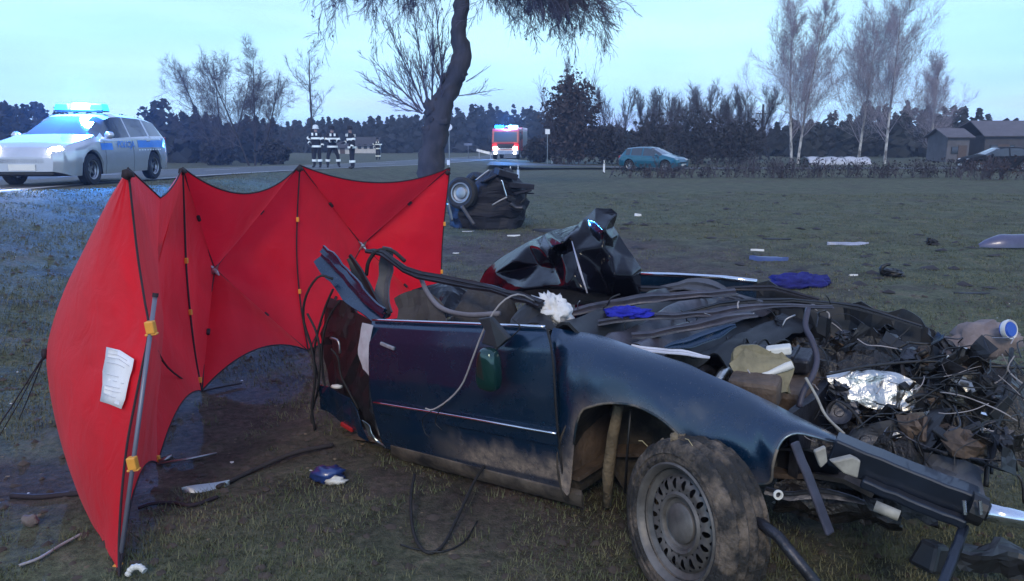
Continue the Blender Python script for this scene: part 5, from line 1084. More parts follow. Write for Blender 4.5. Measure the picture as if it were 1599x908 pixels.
mb = MB(); mb.tube([S(1150, 597, .34), S(1200, 584, .40), S(1228, 573, .44), S(1238, 569, .45)], [.008, .011, .018, .016], 8); obj('white_hose', mb, whitepl, wk, smooth=True)
bx(1178, 610, .34, (.2, .14, .12), 'air_box', rusty, (.1, .1, .2), .02)
cable([(1262, 482), (1258, 510), (1268, 532), (1276, 560), (1270, 585), (1255, 612), (1248, 636)], [.75, .68, .62, .58, .52, .46, .42], .013, 'coolant_hose', M('purple_grey_hose', (.045, .04, .06), .5))
cable([(1258, 590), (1275, 620), (1290, 650), (1318, 678)], [.45, .42, .38, .33], .006, 'white_stripe_rod', dirtyb)
cable([(1172, 585), (1162, 565), (1178, 545)], [.36, .4, .44], .003, mat_=MATS['pale_cable'])
bx(1541, 652, .85, (.05, .05, .055), 'steel_bush', chrome, (0, .2, 0), .012); bx(1548, 672, .84, (.07, .05, .02), 'steel_clamp', chrome, (0, .1, .3), .006)
mb = MB(); mb.blob(S(1540, 530, 1.5), (.14, .12, .085), seed=31, amp=.4, n=20, m=12, R=RC); pad = obj('dusty_air_intake', mb, M('dusty_pink_grey', (.22, .175, .17), .9, 0, .3, 7, bump=.4), wk, smooth=True)
mb = MB(); mb.blob(S(1515, 545, 1.45), (.12, .08, .07), seed=33, amp=.5, n=16, m=10, R=RC); obj('dust_heap', mb, MATS['dusty_pink_grey'], pad, smooth=True)
mb = MB(); p = S(1574, 515, 1.38); mb.lathe([(.001, .02), (.03, .02), (.038, .01), (.038, -.015), (.028, -.02)], p, (.4, -1, .25), 20); cap_ = obj('blue_cap', mb, M('blue_plastic', (.02, .08, .42), .35, 0, .1, 6), pad, auto=40)
mb = MB(); mb.lathe([(.036, .012), (.043, .016), (.046, .004), (.042, -.008)], p, (.4, -1, .25), 20); obj('cap_rim', mb, whitepl, pad, auto=40)
for i, (px, py, v) in enumerate(((1500, 555, 1.15), (1490, 570, 1.1), (1440, 655, .8), (1390, 655, .75), (1490, 680, .7), (1470, 700, .66), (1330, 640, .6), (1310, 610, .66))):
    mb = MB(); mb.blob(S(px, py, v), (random.uniform(.03, .055), .03, random.uniform(.02, .035)), seed=60 + i, amp=.8, n=12, m=8, R=rot(0, random.uniform(-1, 1), random.uniform(0, 3))); obj('broken_casting', mb, alu if i < 3 else darkmetal, wk)
rc = random.Random(5)
for k in range(54):                                   # snapped brackets and pipes through the bay
    px, py = rc.uniform(1270, 1590), rc.uniform(520, 730); lim = 505 + max(0, (px - 1300)) * .25
    if py < lim or py > 610 + (px - 1290) * .42 + 30: py = min(max(py, lim + 25), 610 + (px - 1290) * .42)
    v = np.interp(py, [500, 740], [1.35, .40]) + rc.uniform(-.1, .1); p = S(px, py, v); kind_ = rc.random(); mb = MB()
    if kind_ < .4:
        mb.box(p, (rc.uniform(.04, .16), rc.uniform(.012, .05), rc.uniform(.012, .05)), rot(rc.uniform(-1, 1), rc.uniform(-1, 1), rc.uniform(0, 3))); obj('bracket', mb, rc.choice([darkmetal, rusty, blackpl, blackpl, rusty]), wk, bevel=.004)
    elif kind_ < .8:
        q = [p]; d = np.array([rc.gauss(0, 1), rc.gauss(0, .6), rc.gauss(-.2, .2)]); d /= np.linalg.norm(d)
        for _ in range(4): d = d + np.array([rc.gauss(0, .5), rc.gauss(0, .5), rc.gauss(-.15, .25)]); d /= np.linalg.norm(d); q.append(q[-1] + d * rc.uniform(.04, .10))
        q = [np.array([a_[0], a_[1], min(a_[2], p[2] + .03)]) for a_ in q]; mb.tube(catmull(q, 16), rc.choice([.005, .007, .010, .014]), 7); obj('hose', mb, rc.choice([wirem, rubber, darkmetal, wirem]), wk, smooth=True)
    else:
        mb.blob(p, (rc.uniform(.03, .08), rc.uniform(.03, .06), rc.uniform(.02, .05)), seed=100 + k, amp=.7, n=10, m=7, R=rot(0, 0, rc.uniform(0, 3))); obj('broken_casting', mb, rc.choice([blackpl, rusty, darkmetal, darkmetal]), wk)
for k in range(34):                                   # loose loom
    px, py = rc.uniform(1200, 1560), rc.uniform(545, 720); v = np.interp(py, [500, 740], [1.3, .4]); c_ = [S(px, py, v) + CW * .05]; d = np.array([rc.gauss(.0, 1), rc.gauss(0, .6), rc.gauss(-.2, .4)])
    for _ in range(4): d = d / np.linalg.norm(d) + np.array([rc.gauss(0, .4), rc.gauss(0, .4), rc.gauss(-.12, .3)]); c_.append(c_[-1] + d / np.linalg.norm(d) * rc.uniform(.05, .12))
    c_ = [np.array([a_[0], a_[1], min(a_[2], c_[0][2] + .02)]) for a_ in c_]; mb = MB(); mb.tube(catmull(c_, 18), rc.choice([.003, .004, .006]), 5); obj('cable', mb, rc.choice([wirem, wirem, wirem, MATS['pale_cable'], MATS['grimy_dark_panel']]), wk, smooth=True)
mb = MB(); mb.sheet(np.array([[C(u, v, .02 + .05 * mnoise.noise(Vector((u * 5, v * 5, 7)))) for v in np.linspace(.35, 1.6, 12)] for u in np.linspace(.1, 1.25, 12)]), .02); obj('undertray', mb, rusty, wk)
def mass(u0, u1, v0, v1, w0, amp, seed, name, mat_, nu=26, nv=26, drop=.25):
    Q = []
    for a in np.linspace(0, 1, nu):
        r = []
        for b in np.linspace(0, 1, nv):
            u, v = u0 + (u1 - u0) * a, v0 + (v1 - v0) * b; e_ = max(abs(2 * a - 1), abs(2 * b - 1)); q = Vector((u * 6, v * 6, seed)); k_ = 1 - abs(mnoise.noise(q)) * 2; k2 = 1 - abs(mnoise.noise(q * 2.4)) * 2
            nv_ = mnoise.noise_vector(q * 1.7); r.append(C(u + .04 * nv_[0], v + .04 * nv_[1], w0 + amp * (.6 * k_ + .45 * k2) - drop * max(0, e_ - .72) / .28))
        Q.append(r)
    mb = MB(); mb.sheet(np.array(Q)[:, ::-1], .012); return obj(name, mb, mat_, wk)
oily = M('oily_black_grime', (.010, .010, .010), .36, .2, col2=(.045, .036, .032), scale=16, thr=(.4, .72), bump=.5)
mass(.28, .95, .40, 1.0, .20, .10, 3, 'crushed_engine_top', oily); mass(.45, 1.25, .85, 1.55, .30, .10, 9, 'crushed_wheel_arch', oily); mass(.85, 1.45, .40, 1.05, .10, .09, 14, 'crushed_slam_panel', oily); mass(1.0, 1.75, .85, 1.6, .20, .10, 21, 'crushed_far_corner', oily)
def disc(px, py, v, r, w_, name, mat_, axv, groove=3):
    c = S(px, py, v); pr = [(.001, w_ / 2)] + [(r * .35, w_ / 2), (r * .4, w_ * .3), (r * .85, w_ * .35), (r, w_ / 2)] + [(r * (.93 if k % 2 else 1), w_ * (.5 - (k + 1) / (2 * groove + 2))) for k in range(2 * groove)] + [(r, -w_ / 2), (.001, -w_ / 2)]; mb = MB(); mb.lathe(pr, c, axv, 30); return obj(name, mb, mat_, wk, auto=35)
disc(1350, 690, .52, .062, .03, 'crank_pulley', darkmetal, -CV * .8 + CU * .5 + CW * .3); disc(1398, 682, .62, .045, .03, 'alternator_pulley', steel, -CV * .7 + CU * .5 + CW * .4); disc(1310, 645, .56, .05, .028, 'water_pump_pulley', darkmetal, -CV * .8 + CU * .3 + CW * .5); disc(1502, 610, .95, .05, .09, 'alternator', alu, -CV * .5 + CU * .3 + CW * .8, 5)
mb = MB(); mb.tube(catmull([S(1350, 668, .5), S(1330, 640, .52), S(1306, 627, .54), S(1296, 650, .54), S(1322, 690, .5), S(1352, 712, .49)], 30), .009, 5, flat=.4); obj('drive_belt', mb, rubber, wk, smooth=True)
mb = MB(); c0 = S(1452, 662, .78); axf = -CV * .7 + CU * .6 + CW * .5; axf /= np.linalg.norm(axf); e1 = np.cross(axf, [0, 0, 1.]); e1 /= np.linalg.norm(e1); e2 = np.cross(axf, e1)
mb.tube([c0 + .12 * (math.cos(t) * e1 + math.sin(t) * e2) for t in np.linspace(.4, 5.4, 30)], .011, 6); fan = obj('fan_shroud', mb, blackpl, wk, smooth=True)
for k in range(5):
    t = .6 + k * 1.1; d_ = math.cos(t) * e1 + math.sin(t) * e2; q_ = -math.sin(t) * e1 + math.cos(t) * e2; mb = MB(); mb.sheet(np.array([[c0 + d_ * r_ + q_ * s_ + axf * .6 * s_ for s_ in (-.022, 0, .022)] for r_ in (.02, .06, .105)]), .003); obj('fan_blade', mb, blackpl, fan)
for k in range(4):
    mb = MB(); mb.tube(catmull([C(.50 + .10 * k, .66, .36), C(.50 + .10 * k, .56, .40), C(.49 + .10 * k, .47, .33), C(.48 + .10 * k, .43, .22)], 14), .020, 9); obj('manifold_pipe', mb, alu if k % 2 else darkmetal, wk, smooth=True)
mb = MB(); mb.box(C(.66, .86, .40), (.46, .17, .07), rot(.15, .05, .12)); vc_ = obj('valve_cover', mb, darkmetal, wk, bevel=.015)
for k in range(6): mb = MB(); mb.box(C(.48 + k * .072, .86 - .012 * k, .445), (.014, .15, .02), rot(.15, .05, .12)); obj('cover_rib', mb, darkmetal, vc_, bevel=.003)
for k in range(4): mb = MB(); mb.tube(catmull([C(.5 + k * .1, .88, .44), C(.52 + k * .09, .80, .50), C(.58 + k * .05, .70, .46), C(.62, .60, .38 - .01 * k)], 14), .0055, 6); obj('ignition_lead', mb, wirem, wk, smooth=True)
for k in range(16):                                   # sprung mouldings and wires standing on the bonnet
    px, py = rc.uniform(900, 1300), rc.uniform(470, 520); p = S(px, py, np.interp(px, [900, 1300], [.4, 1.0])); mb = MB(); d = np.array([rc.gauss(0, .5), rc.gauss(0, .3), rc.uniform(.3, 1)]); mb.tube(catmull([p, p + d * .04, p + d * .06 + np.array([rc.gauss(0, .02), 0, 0])], 7), rc.choice([.0025, .004]), 5); obj('wire_end', mb, rc.choice([wirem, alloy, MATS['pale_cable']]), wk, smooth=True)
for k in range(95):                                   # thin wires and snapped thin rods everywhere
    px, py = rc.uniform(1170, 1599), rc.uniform(500, 740); lim = 500 + max(0, px - 1300) * .22
    if py < lim: py = lim + rc.uniform(5, 60)
    v = np.interp(py, [500, 740], [1.35, .38]); c_ = [S(px, py, v) + CW * rc.uniform(.02, .12)]; d = np.array([rc.gauss(0, 1), rc.gauss(0, .5), rc.gauss(0, .35)])
    for _ in range(3): d = d / np.linalg.norm(d) + np.array([rc.gauss(0, .5), rc.gauss(0, .4), rc.gauss(-.1, .35)]); c_.append(c_[-1] + d / np.linalg.norm(d) * rc.uniform(.03, .10))
    c_ = [np.array([a_[0], a_[1], min(a_[2], c_[0][2] + .05)]) for a_ in c_]; mb = MB(); mb.tube(catmull(c_, 10), rc.choice([.0015, .002, .003]), 4); obj('wire', mb, rc.choice([wirem, wirem, wirem, darkmetal, MATS['pale_cable']]), wk)
for k in range(60):                                   # torn flakes of sheet metal
    px, py = rc.uniform(1150, 1590), rc.uniform(490, 735); lim = 500 + max(0, px - 1300) * .22
    if py < lim: py = lim + rc.uniform(5, 60)
    if py > 640 + (px - 1290) * .40: py = 640 + (px - 1290) * .40 - rc.uniform(0, 40)
    v = np.interp(py, [500, 740], [1.35, .40]); c_ = S(px, py, v) + CW * .03; R3 = rot(rc.uniform(-1.3, 1.3), rc.uniform(-1, 1), rc.uniform(0, 6)); L_, W_ = rc.uniform(.03, .11), rc.uniform(.015, .05)
    Q = np.array([[c_ + np.array(R3 @ Vector((L_ * (a_ - .5) * 2, W_ * (b_ - .5) * 2 * (1 - .6 * a_ * rc.random()), .02 * math.sin(a_ * 4 + k) + .012 * mnoise.noise(Vector((a_ * 4, b_ * 3, k)))))) for b_ in (0, .33, .67, 1)] for a_ in (0, .2, .4, .6, .8, 1)]); mb = MB(); mb.sheet(Q, .003); obj('metal_flake', mb, rc.choice([blackpl, oily, MATS['grimy_dark_panel'], oily, darkmetal, oily]), wk)
# front cross-member and what hangs from it
bA, bB = U(1300, 700, 2.62), U(1522, 790, 2.40); beamm = M('dark_blue_beam', (.012, .017, .03), .4, .35, .3, 9, coat=.3)
def beam(A, B, w, h, name, mat_, bev=.008, seg=10, dent=.004, par=None):
    d = (B - A) / np.linalg.norm(B - A); s = np.cross(d, [0, 0, 1.]); s /= np.linalg.norm(s); up_ = np.cross(s, d); mb = MB(); V = []
    for t in np.linspace(0, 1, seg):
        c_ = A * (1 - t) + B * t + dent * np.array(mnoise.noise_vector(Vector(A * 3 + t * 4)))
        V += [c_ + s * w / 2 * a + up_ * h / 2 * b for a, b in ((-1, -1), (1, -1), (1, 1), (-1, 1))]
    mb.add(V, [(i * 4 + k, i * 4 + (k + 1) % 4, i * 4 + 4 + (k + 1) % 4, i * 4 + 4 + k) for i in range(seg - 1) for k in range(4)] + [(3, 2, 1, 0), tuple((seg - 1) * 4 + k for k in range(4))]); return obj(name, mb, mat_, par or wk, bevel=bev)
bm_ = beam(bA, bB, .10, .105, 'front_cross_member', beamm)
beam(U(1345, 752, 2.50), U(1508, 818, 2.34), .05, .035, 'lower_rail', beamm)
crumple([[(1440, 712), (1480, 722), (1530, 740)], [(1450, 740), (1490, 755), (1540, 785)]], [[.6, .62, .66], [.5, .52, .55]], 'bent_lock_panel', trimg, .03, .006, seed=17)
mb = MB(); mb.tube([U(1512, 790, 2.36), U(1535, 800, 2.34)], .052, 14); obj('bumper_bracket', mb, blackpl, bm_, smooth=False)
mb = MB(); mb.tube([U(1536, 799, 2.33), U(1570, 806, 2.32), U(1625, 818, 2.30)], .030, 14); obj('bumper_strut', mb, chrome, bm_, smooth=True)
for px in (1507, 1532): mb = MB(); mb.tube([U(px - 2, 782, 2.29), U(px, 804, 2.28)], .006, 6); obj('bright_clip', mb, chrome, bm_)
mb = MB(); mb.tube([U(1366, 790, 2.42), U(1404, 806, 2.38)], .019, 10); obj('shock_tube', mb, dirtyb, bm_, smooth=True)
beam(U(1240, 690, 2.44), U(1297, 834, 2.32), .045, .012, 'hanging_bar', M('dull_purple_steel', (.06, .055, .075), .5, .5, .3, 12))
mb = MB(); mb.tube([U(1180, 812, 2.46), U(1215, 838, 2.40), U(1285, 925, 2.22)], .020, 9); obj('steering_arm', mb, darkmetal, wk, smooth=True)
beam(U(1506, 822, 2.35), U(1470, 920, 2.12), .03, .03, 'hanging_rail', beamm)
bx_ = MB(); bx_.box(U(1455, 868, 2.45), (.11, .10, .10), Matrix.Rotation(.5, 3, 'Z') @ Matrix.Rotation(.3, 3, 'Y'), .7); obj('lower_mount', bx_, blackpl, wk, bevel=.015)
crumple([[(1490, 850), (1545, 842), (1610, 850)], [(1480, 868), (1545, 866), (1612, 880)], [(1500, 892), (1550, 896), (1612, 905)]], [[.5, .62, .75], [.42, .54, .66], [.46, .56, .68]], 'torn_bumper_skin', blackpl, .035, .006, seed=25)
mb = MB(); mb.prism([U(1298, 722, 2.50), U(1332, 714, 2.50), U(1345, 720, 2.50), U(1340, 748, 2.50), U(1318, 740, 2.50)], (0, .03, 0)); obj('headlight_mount', mb, dirtyb, wk, bevel=.006)
mb = MB(); mb.prism([U(1272, 706, 2.48), U(1290, 698, 2.48), U(1293, 722, 2.48), U(1282, 732, 2.48)], (0, .02, 0)); obj('headlight_mount', mb, dirtyb, wk, bevel=.005)
mb = MB(); mb.lathe([(.010, -.004), (.017, -.002), (.017, .004), (.010, .005)], U(1215, 773, 2.42), (.1, -1, .2), 14); obj('washer_ring', mb, whitepl, wk)
mb = MB(); mb.sheet(np.array([[S(a, b, .3 + .1 * k) for a, b in ((1215, 700), (1260, 700), (1310, 715))] for k, (dy) in enumerate((0, 1))] + [[S(a, b + 60, .45) for a, b in ((1215, 700), (1260, 710), (1310, 730))]]), .01); obj('headlight_pocket', mb, blackpl, wk)
crumple([[(1205, 748), (1260, 750), (1330, 758), (1400, 780)], [(1200, 775), (1265, 782), (1335, 790), (1410, 806)], [(1215, 800), (1275, 812), (1345, 815), (1400, 822)]], [[.30, .36, .40, .45], [.26, .32, .38, .42], [.34, .40, .45, .5]], 'crushed_bumper_carrier', oily, .04, .01, seed=26)
strip([(1195, 765), (1235, 775), (1290, 770), (1350, 785)], [.15, .18, .25, .3], [.03, .04, .035, .02], .005, 'bumper_bracket_bar', darkmetal)
for (pix, v, r_) in (([(1580, 545), (1575, 600), (1560, 650), (1545, 700), (1540, 760)], [1.2, 1.0, .85, .7, .6], .010), ([(1599, 600), (1570, 640), (1550, 690), (1548, 740)], [1, .9, .75, .65], .007), ([(1460, 620), (1420, 660), (1425, 720), (1400, 745)], [.9, .75, .6, .5], .013), ([(1600, 575), (1540, 572), (1450, 565), (1360, 572), (1290, 585)], [1.1, 1.05, 1.0, .85, .7], .007)): cable(pix, v, r_, 'hose')
# ------------------------------------------------------------------ black sheet and cloths lying on the wreck
sheetm = M('black_polythene', (.005, .005, .009), .10, 0, .3, 5, coat=0, bump=.10, bscale=16, spec=.22)
def facet(P, nseed, seed, tilt=.5, amp=.03, sharp=26., N=None):     # creased, piecewise flat like stiff film
    rs_ = np.random.RandomState(seed); F_ = P.reshape(-1, 3); s_ = F_[rs_.choice(len(F_), nseed, replace=False)]; g_ = rs_.randn(nseed, 3) * tilt; a_ = rs_.randn(nseed) * amp
    d = np.linalg.norm(F_[:, None] - s_[None], axis=2); w = np.exp(-sharp * (d - d.min(1, keepdims=True))); w /= w.sum(1, keepdims=True)
    disp = (w * (a_[None] + ((F_[:, None] - s_[None]) * g_[None]).sum(2))).sum(1); disp = np.clip(disp, -.07, .045); return (F_ + N.reshape(-1, 3) * disp[:, None]).reshape(P.shape)
def draped(rows, vc, dep, name, mat_, seed, n=80, m=56, parent=None, nseed=70, tilt=.42, amp=.016, **kw):
    R_ = catmull([(py, l, r) for py, l, r in rows], m); Q = []; NN = []
    for i, (py, l, r) in enumerate(R_):
        a, b = S(l, py, vc), S(r, py, vc); c = (a + b) / 2; h = (b - a) / 2; d = dep * min(1, np.linalg.norm(h) / .25); row = []; nr = []
        for k in range(n + 1):
            t = 2 * math.pi * k / n; o_ = h * math.cos(t) - CV * d * math.sin(t); row.append(c + o_); nn = o_ / (np.linalg.norm(o_) + 1e-6) + np.array([0, 0, .3]); nr.append(nn * (.35 + .65 * abs(math.sin(t))))
        Q.append(row); NN.append(nr)
    Q, NN = np.array(Q), np.array(NN); Q = facet(Q, nseed, seed, tilt, amp, 75., NN); Q[:, -1] = Q[:, 0]
    mb = MB(); mb.grid(Q); nr_ = Q.shape[1]; mb.f.append(tuple((len(Q) - 1) * nr_ + k for k in range(nr_ - 1))); return obj(name, mb, mat_, parent, **kw)
from mathutils.geometry import delaunay_2d_cdt
def film(rim, inner, vc, seed, jit=.03):
    rs_ = random.Random(seed); pts2 = [Vector((a, b)) for a, b in rim] + [Vector((a, b)) for a, b, _ in inner]
    for _ in range(16):                                # extra small creases between the main folds
        t_ = rs_.random(); a, b = rs_.choice(inner)[:2], rs_.choice(rim); c = Vector((a[0] * (1 - t_) + b[0] * t_, a[1] * (1 - t_) + b[1] * t_))
        if min((c - q).length for q in pts2) > 9: pts2.append(c); inner.append((c.x, c.y, None))
    nr = len(rim); res = delaunay_2d_cdt(pts2, [(i, (i + 1) % nr) for i in range(nr)], [], 1, .01); V2, F2 = res[0], res[2]; dep = {}
    known = [(Vector(r), 0.) for r in rim] + [(Vector((a, b)), d) for a, b, d in inner if d is not None]
    V = []
    for q in V2:
        w_ = [(1 / ((q - k).length ** 2 + 1), d) for k, d in known]; d = sum(a * b for a, b in w_) / sum(a for a, _ in w_); edge = min((q - k).length for k, e_ in known[:nr]); d += (rs_.uniform(-jit, jit) if edge > 4 else 0); V.append(S(q.x, q.y, vc - d))
    return V, F2
rim = [(752, 470), (749, 440), (757, 424), (776, 406), (800, 392), (826, 377), (849, 367), (863, 360), (880, 357), (902, 351), (912, 341), (922, 333), (930, 325), (946, 326), (955, 326), (964, 334), (961, 346), (958, 353), (966, 366), (977, 384), (990, 402), (1001, 418), (1000, 470), (940, 476), (860, 476)]
inner = [(762, 436, .10), (770, 446, .16), (803, 408, .18), (806, 422, .10), (795, 440, .22), (826, 384, .10), (845, 388, .26), (842, 414, .14), (828, 436, .28), (815, 452, .34), (856, 366, .06), (860, 386, .20), (855, 402, .30), (872, 396, .12), (893, 366, .22), (879, 380, .30), (877, 398, .36), (866, 420, .20), (884, 418, .36), (896, 392, .28), (905, 425, .40), (915, 456, .42), (880, 450, .42), (850, 448, .38), (905, 360, .16), (922, 366, .12), (940, 385, .20), (956, 402, .22), (930, 345, .10), (944, 360, .20), (955, 372, .12), (958, 388, .12), (935, 420, .20), (960, 430, .26), (985, 430, .16), (945, 334, .06), (952, 345, .10)]
V1, F1 = film(rim, inner, 1.05, 5); mb = MB(); mb.add(V1, F1); back = [(a, b, -d * .9 if d else None) for a, b, d in inner[:37:3]]; V2_, F2_ = film(rim, back, 1.05, 8); mb.add(V2_, [f[::-1] for f in F2_])
tarp = obj('plastic_sheet', mb, sheetm, smooth=True, label='crumpled shiny black plastic sheet draped behind the wrecked door', cat='sheet')
cr_ = tarp.data.attributes.new('crease_edge', 'FLOAT', 'EDGE'); rcr = random.Random(6); cr_.data.foreach_set('value', [rcr.choice([.0, .35, .6, .75, .9]) for _ in tarp.data.edges]); sb_ = tarp.modifiers.new('subdivision', 'SUBSURF'); sb_.levels = 3; sb_.render_levels = 3
mb = MB(); mb.tube([S(893, 377, .76), S(905, 420, .62), S(917, 458, .60)], [.002, .006, .004], 5); obj('sheet_hem', mb, M('pale_hem', (.4, .38, .42), .5), tarp, smooth=True)
A = np.array([[S(a, b, v) for a, b, v in r] for r in ([(648, 452, .9), (680, 446, .95), (715, 450, 1.0), (752, 455, 1.0)], [(650, 475, .8), (684, 466, .85), (722, 470, .9), (756, 478, .9)], [(655, 500, .7), (690, 495, .75), (725, 496, .8), (760, 500, .8)])])
D = np.array([catmull(A[i], 13) for i in range(3)]); D = np.array([catmull(D[:, j], 9) for j in range(13)]).transpose(1, 0, 2)
for i in range(9):
    for j in range(13): D[i, j] += .05 * np.array(mnoise.noise_vector(Vector(D[i, j] * 7)))
mb = MB(); mb.sheet(D, .003); obj('sheet_tail', mb, sheetm, tarp)
def rag(centre, size, seed, name, mat_, label, R=None, cat='cloth', amp=.5, fold=3.0, flat=.4):
    mb = MB(); c = np.array(centre, float); n, m = 30, 16; V = []
    for i in range(m + 1):
        th_ = math.pi * i / m
        for k in range(n):
            ph = 2 * math.pi * k / n; d = np.array([math.sin(th_) * math.cos(ph), math.sin(th_) * math.sin(ph), math.cos(th_)]); q = Vector(d * fold + np.array([seed * 2.1, 0, 0]))
            s_ = 1 + amp * (1 - 2.2 * abs(mnoise.noise(q))) * .7 + amp * .5 * mnoise.noise(q * 2.2); p = d * np.array(size) * s_; p[2] = max(p[2], -size[2] * flat)
            if R is not None: p = np.array(R @ Vector(p))
            V.append(c + p)
    mb.add(V, [(i * n + k, i * n + (k + 1) % n, (i + 1) * n + (k + 1) % n, (i + 1) * n + k) for i in range(m) for k in range(n)]); return obj(name, mb, mat_, smooth=True, label=label, cat=cat)
clothw = M('white_airbag_cloth', (.70, .68, .68), .9, 0, .12, 20, bump=.3); bluec = M('blue_cloth', (.012, .018, .36), .85, 0, .3, 20, bump=.4); navyc = M('deep_blue_cloth', (.010, .012, .15), .85, 0, .3, 18, bump=.4)
rag(S(862, 487, .30), (.085, .05, .055), 3, 'airbag_rag', clothw, 'crumpled white airbag cloth where door and fender meet', RC @ Matrix.Rotation(.35, 3, 'Y'), amp=.9, fold=2.6)
rag(S(978, 491, .52), (.095, .045, .026), 5, 'blue_rag', bluec, 'bright blue rag lying on the crumpled bonnet', RC, amp=.8)
rag(S(962, 441, 1.45), (.09, .05, .05), 8, 'foam_block', M('pale_blue_foam', (.36, .50, .62), .8, 0, .15, 9), 'pale blue crumpled packet at the end of the far chrome strip', RC @ Matrix.Rotation(-.4, 3, 'Y'), cat='packet', amp=.4)
rag(S(935, 466, 1.1), (.10, .07, .05), 9, 'grey_padding', M('grey_padding_foam', (.22, .20, .21), .9, 0, .2, 9), 'dull grey padding lump under the pale blue packet', RC, cat='padding', amp=.4)
p = G(1245, 446); rag(p + np.array([0, 0, .03]), (.30, .16, .09), 11, 'blue_cloth', navyc, 'crumpled deep blue cloth on the grass beyond the bonnet', cat='cloth', amp=.7)

# ------------------------------------------------------------------ torn-off rear half lying in the field
Yr = 15.6
rw = thing('rear_wreck', onground((U(760, 345, Yr)[0], Yr, 0), 0), 'overturned torn-off rear half of the car with one wheel up', 'wrecked car')
rows = [(362, 712, 806), (350, 706, 812), (340, 703, 816), (330, 700, 820), (320, 702, 823), (310, 712, 821), (300, 738, 820), (292, 742, 818), (285, 744, 812), (278, 748, 802), (271, 758, 799), (265, 768, 793), (262, 775, 786)]
R_ = catmull(rows, 34); Q = []
for i, (py, l, r) in enumerate(R_):
    a, b = U(l, py, Yr), U(r, py, Yr); c = (a + b) / 2; h = (b - a) / 2; row = []
    for k in range(25):
        t = 2 * math.pi * k / 24; e_ = lambda x: math.copysign(abs(x) ** .6, x); pnt = c + h * e_(math.cos(t)) + np.array([0, -.62 * min(1, np.linalg.norm(h) / .35) * e_(math.sin(t)), 0]); q = Vector(pnt * 3.1)
        pnt = pnt + np.array(mnoise.noise_vector(q)) * .10 + np.array(mnoise.noise_vector(q * 2.4)) * .05; row.append(pnt)
    row[-1] = row[0]; Q.append(row)
mb = MB(); mb.grid(np.array(Q)); obj('body', mb, M('grimy_underbody', (.010, .011, .016), .65, 0, col2=(.028, .026, .036), scale=5, spec=.25), rw)
def rearw(px, py, Y, r, axv):
    c = U(px, py, Y); a = np.array(axv); a = a / np.linalg.norm(a); mb = MB(); mb.lathe([(.19, -.09), (.26, -.1), (r, -.07), (r, .07), (.26, .1), (.20, .09), (.19, .05)], c, a, 36); w = obj('wheel', mb, tyre_m, rw, auto=35)
    mb = MB(); mb.lathe([(.21, .085), (.195, .10), (.175, .098), (.16, .06), (.12, .05), (.11, .075), (.06, .085), (.001, .085)], c, a, 36); obj('hub_cap', mb, alloy, w, auto=40)
rearw(722, 302, 15.0, .31, (-.42, -.9, .12)); rearw(745, 292, 16.3, .31, (.5, .85, -.1))
def rt(pix, Y, r, name, mat_): mb = MB(); mb.tube(catmull([U(a, b, Y) for a, b in pix], 14), r, 7); obj(name, mb, mat_, rw, smooth=True)
rt([(721, 322), (730, 336), (740, 351)], 14.75, .035, 'axle_beam', M('pale_dusty_steel', (.12, .11, .12), .6, .5)); rt([(783, 281), (787, 294), (791, 308)], 14.9, .022, 'bright_strip', chrome); rt([(797, 318), (806, 325), (817, 325)], 14.85, .05, 'exhaust_box', darkmetal); rt([(743, 282), (753, 274), (764, 266)], 15.0, .02, 'sill_flange', alloy); rt([(768, 321), (780, 314), (792, 308)], 14.85, .016, 'brake_pipe', alloy); rt([(736, 280), (741, 275)], 15.1, .05, 'bump_stop', rubber)
for i, (a, b, sz, R3) in enumerate(((812, 290, (.5, .3, .10), .1), (814, 300, (.35, .3, .05), -.2), (798, 311, (.16, .1, .10), .4), (822, 302, (.3, .1, .03), .05), (770, 276, (.5, .3, .04), -.45), (790, 272, (.4, .35, .12), .3))):
    mb = MB(); mb.box(U(a, b, 15.05), sz, Matrix.Rotation(R3, 3, 'Y') @ Matrix.Rotation(.3, 3, 'Z')); obj('torn_panel', mb, (MATS['grimy_underbody'], darkmetal)[i == 2], rw, bevel=.015)
rt([(812, 318), (820, 310), (822, 296)], 15.0, .018, 'wire_loom', wirem); rt([(700, 318), (703, 330), (706, 345)], 15.0, .03, 'torn_edge', alloy)

# ------------------------------------------------------------------ debris on the grass
def shard(px, py, pts, th, mat_, name, label, yaw=0., cat='debris', curl=0., dz=.002, tilt=0.):
    g = G(px, py); R = Matrix.Rotation(yaw, 3, 'Z') @ Matrix.Rotation(tilt, 3, 'Y'); P_ = catmull([(a, b, 0) for a, b in pts], 20); n = 20; Q = []
    for k in (-.5, -.25, 0, .25, .5):
        r = []
        for i, (x, w, _) in enumerate(P_):
            v = Vector((x, w * k * 1.0, dz + curl * (1 - (2 * k) ** 2) + .25 * curl * mnoise.noise(Vector((x * 7, k * 3, px))))); v = R @ v; r.append(g + np.array(v))
        Q.append(r)
    mb = MB(); mb.sheet(np.array(Q), th); return obj(name, mb, mat_, label=label, cat=cat, auto=40)
bluepl = M('blue_grey_plastic', (.035, .06, .17), .35, 0, .25, 9, coat=.3); violet = M('violet_grey_bumper', (.085, .085, .15), .35, .2, .2, 5, coat=.3)
def mirror_piece():
    g = G(512, 752); root = thing('broken_cover', g, 'broken blue plastic cover with pale torn edge on the grass below the door', 'debris')
    mb = MB(); mb.blob(g + np.array([0, 0, .035]), (.085, .06, .045), seed=5, amp=.45, n=18, m=12); obj('shell', mb, M('blue_plastic_shell', (.02, .045, .17), .3, 0, .2, 8, coat=.4), root, smooth=True)
    mb = MB(); mb.blob(g + np.array([.05, -.045, .02]), (.05, .02, .022), seed=8, amp=.6, n=14, m=9); obj('torn_edge', mb, whitepl, root, smooth=True)
mirror_piece()
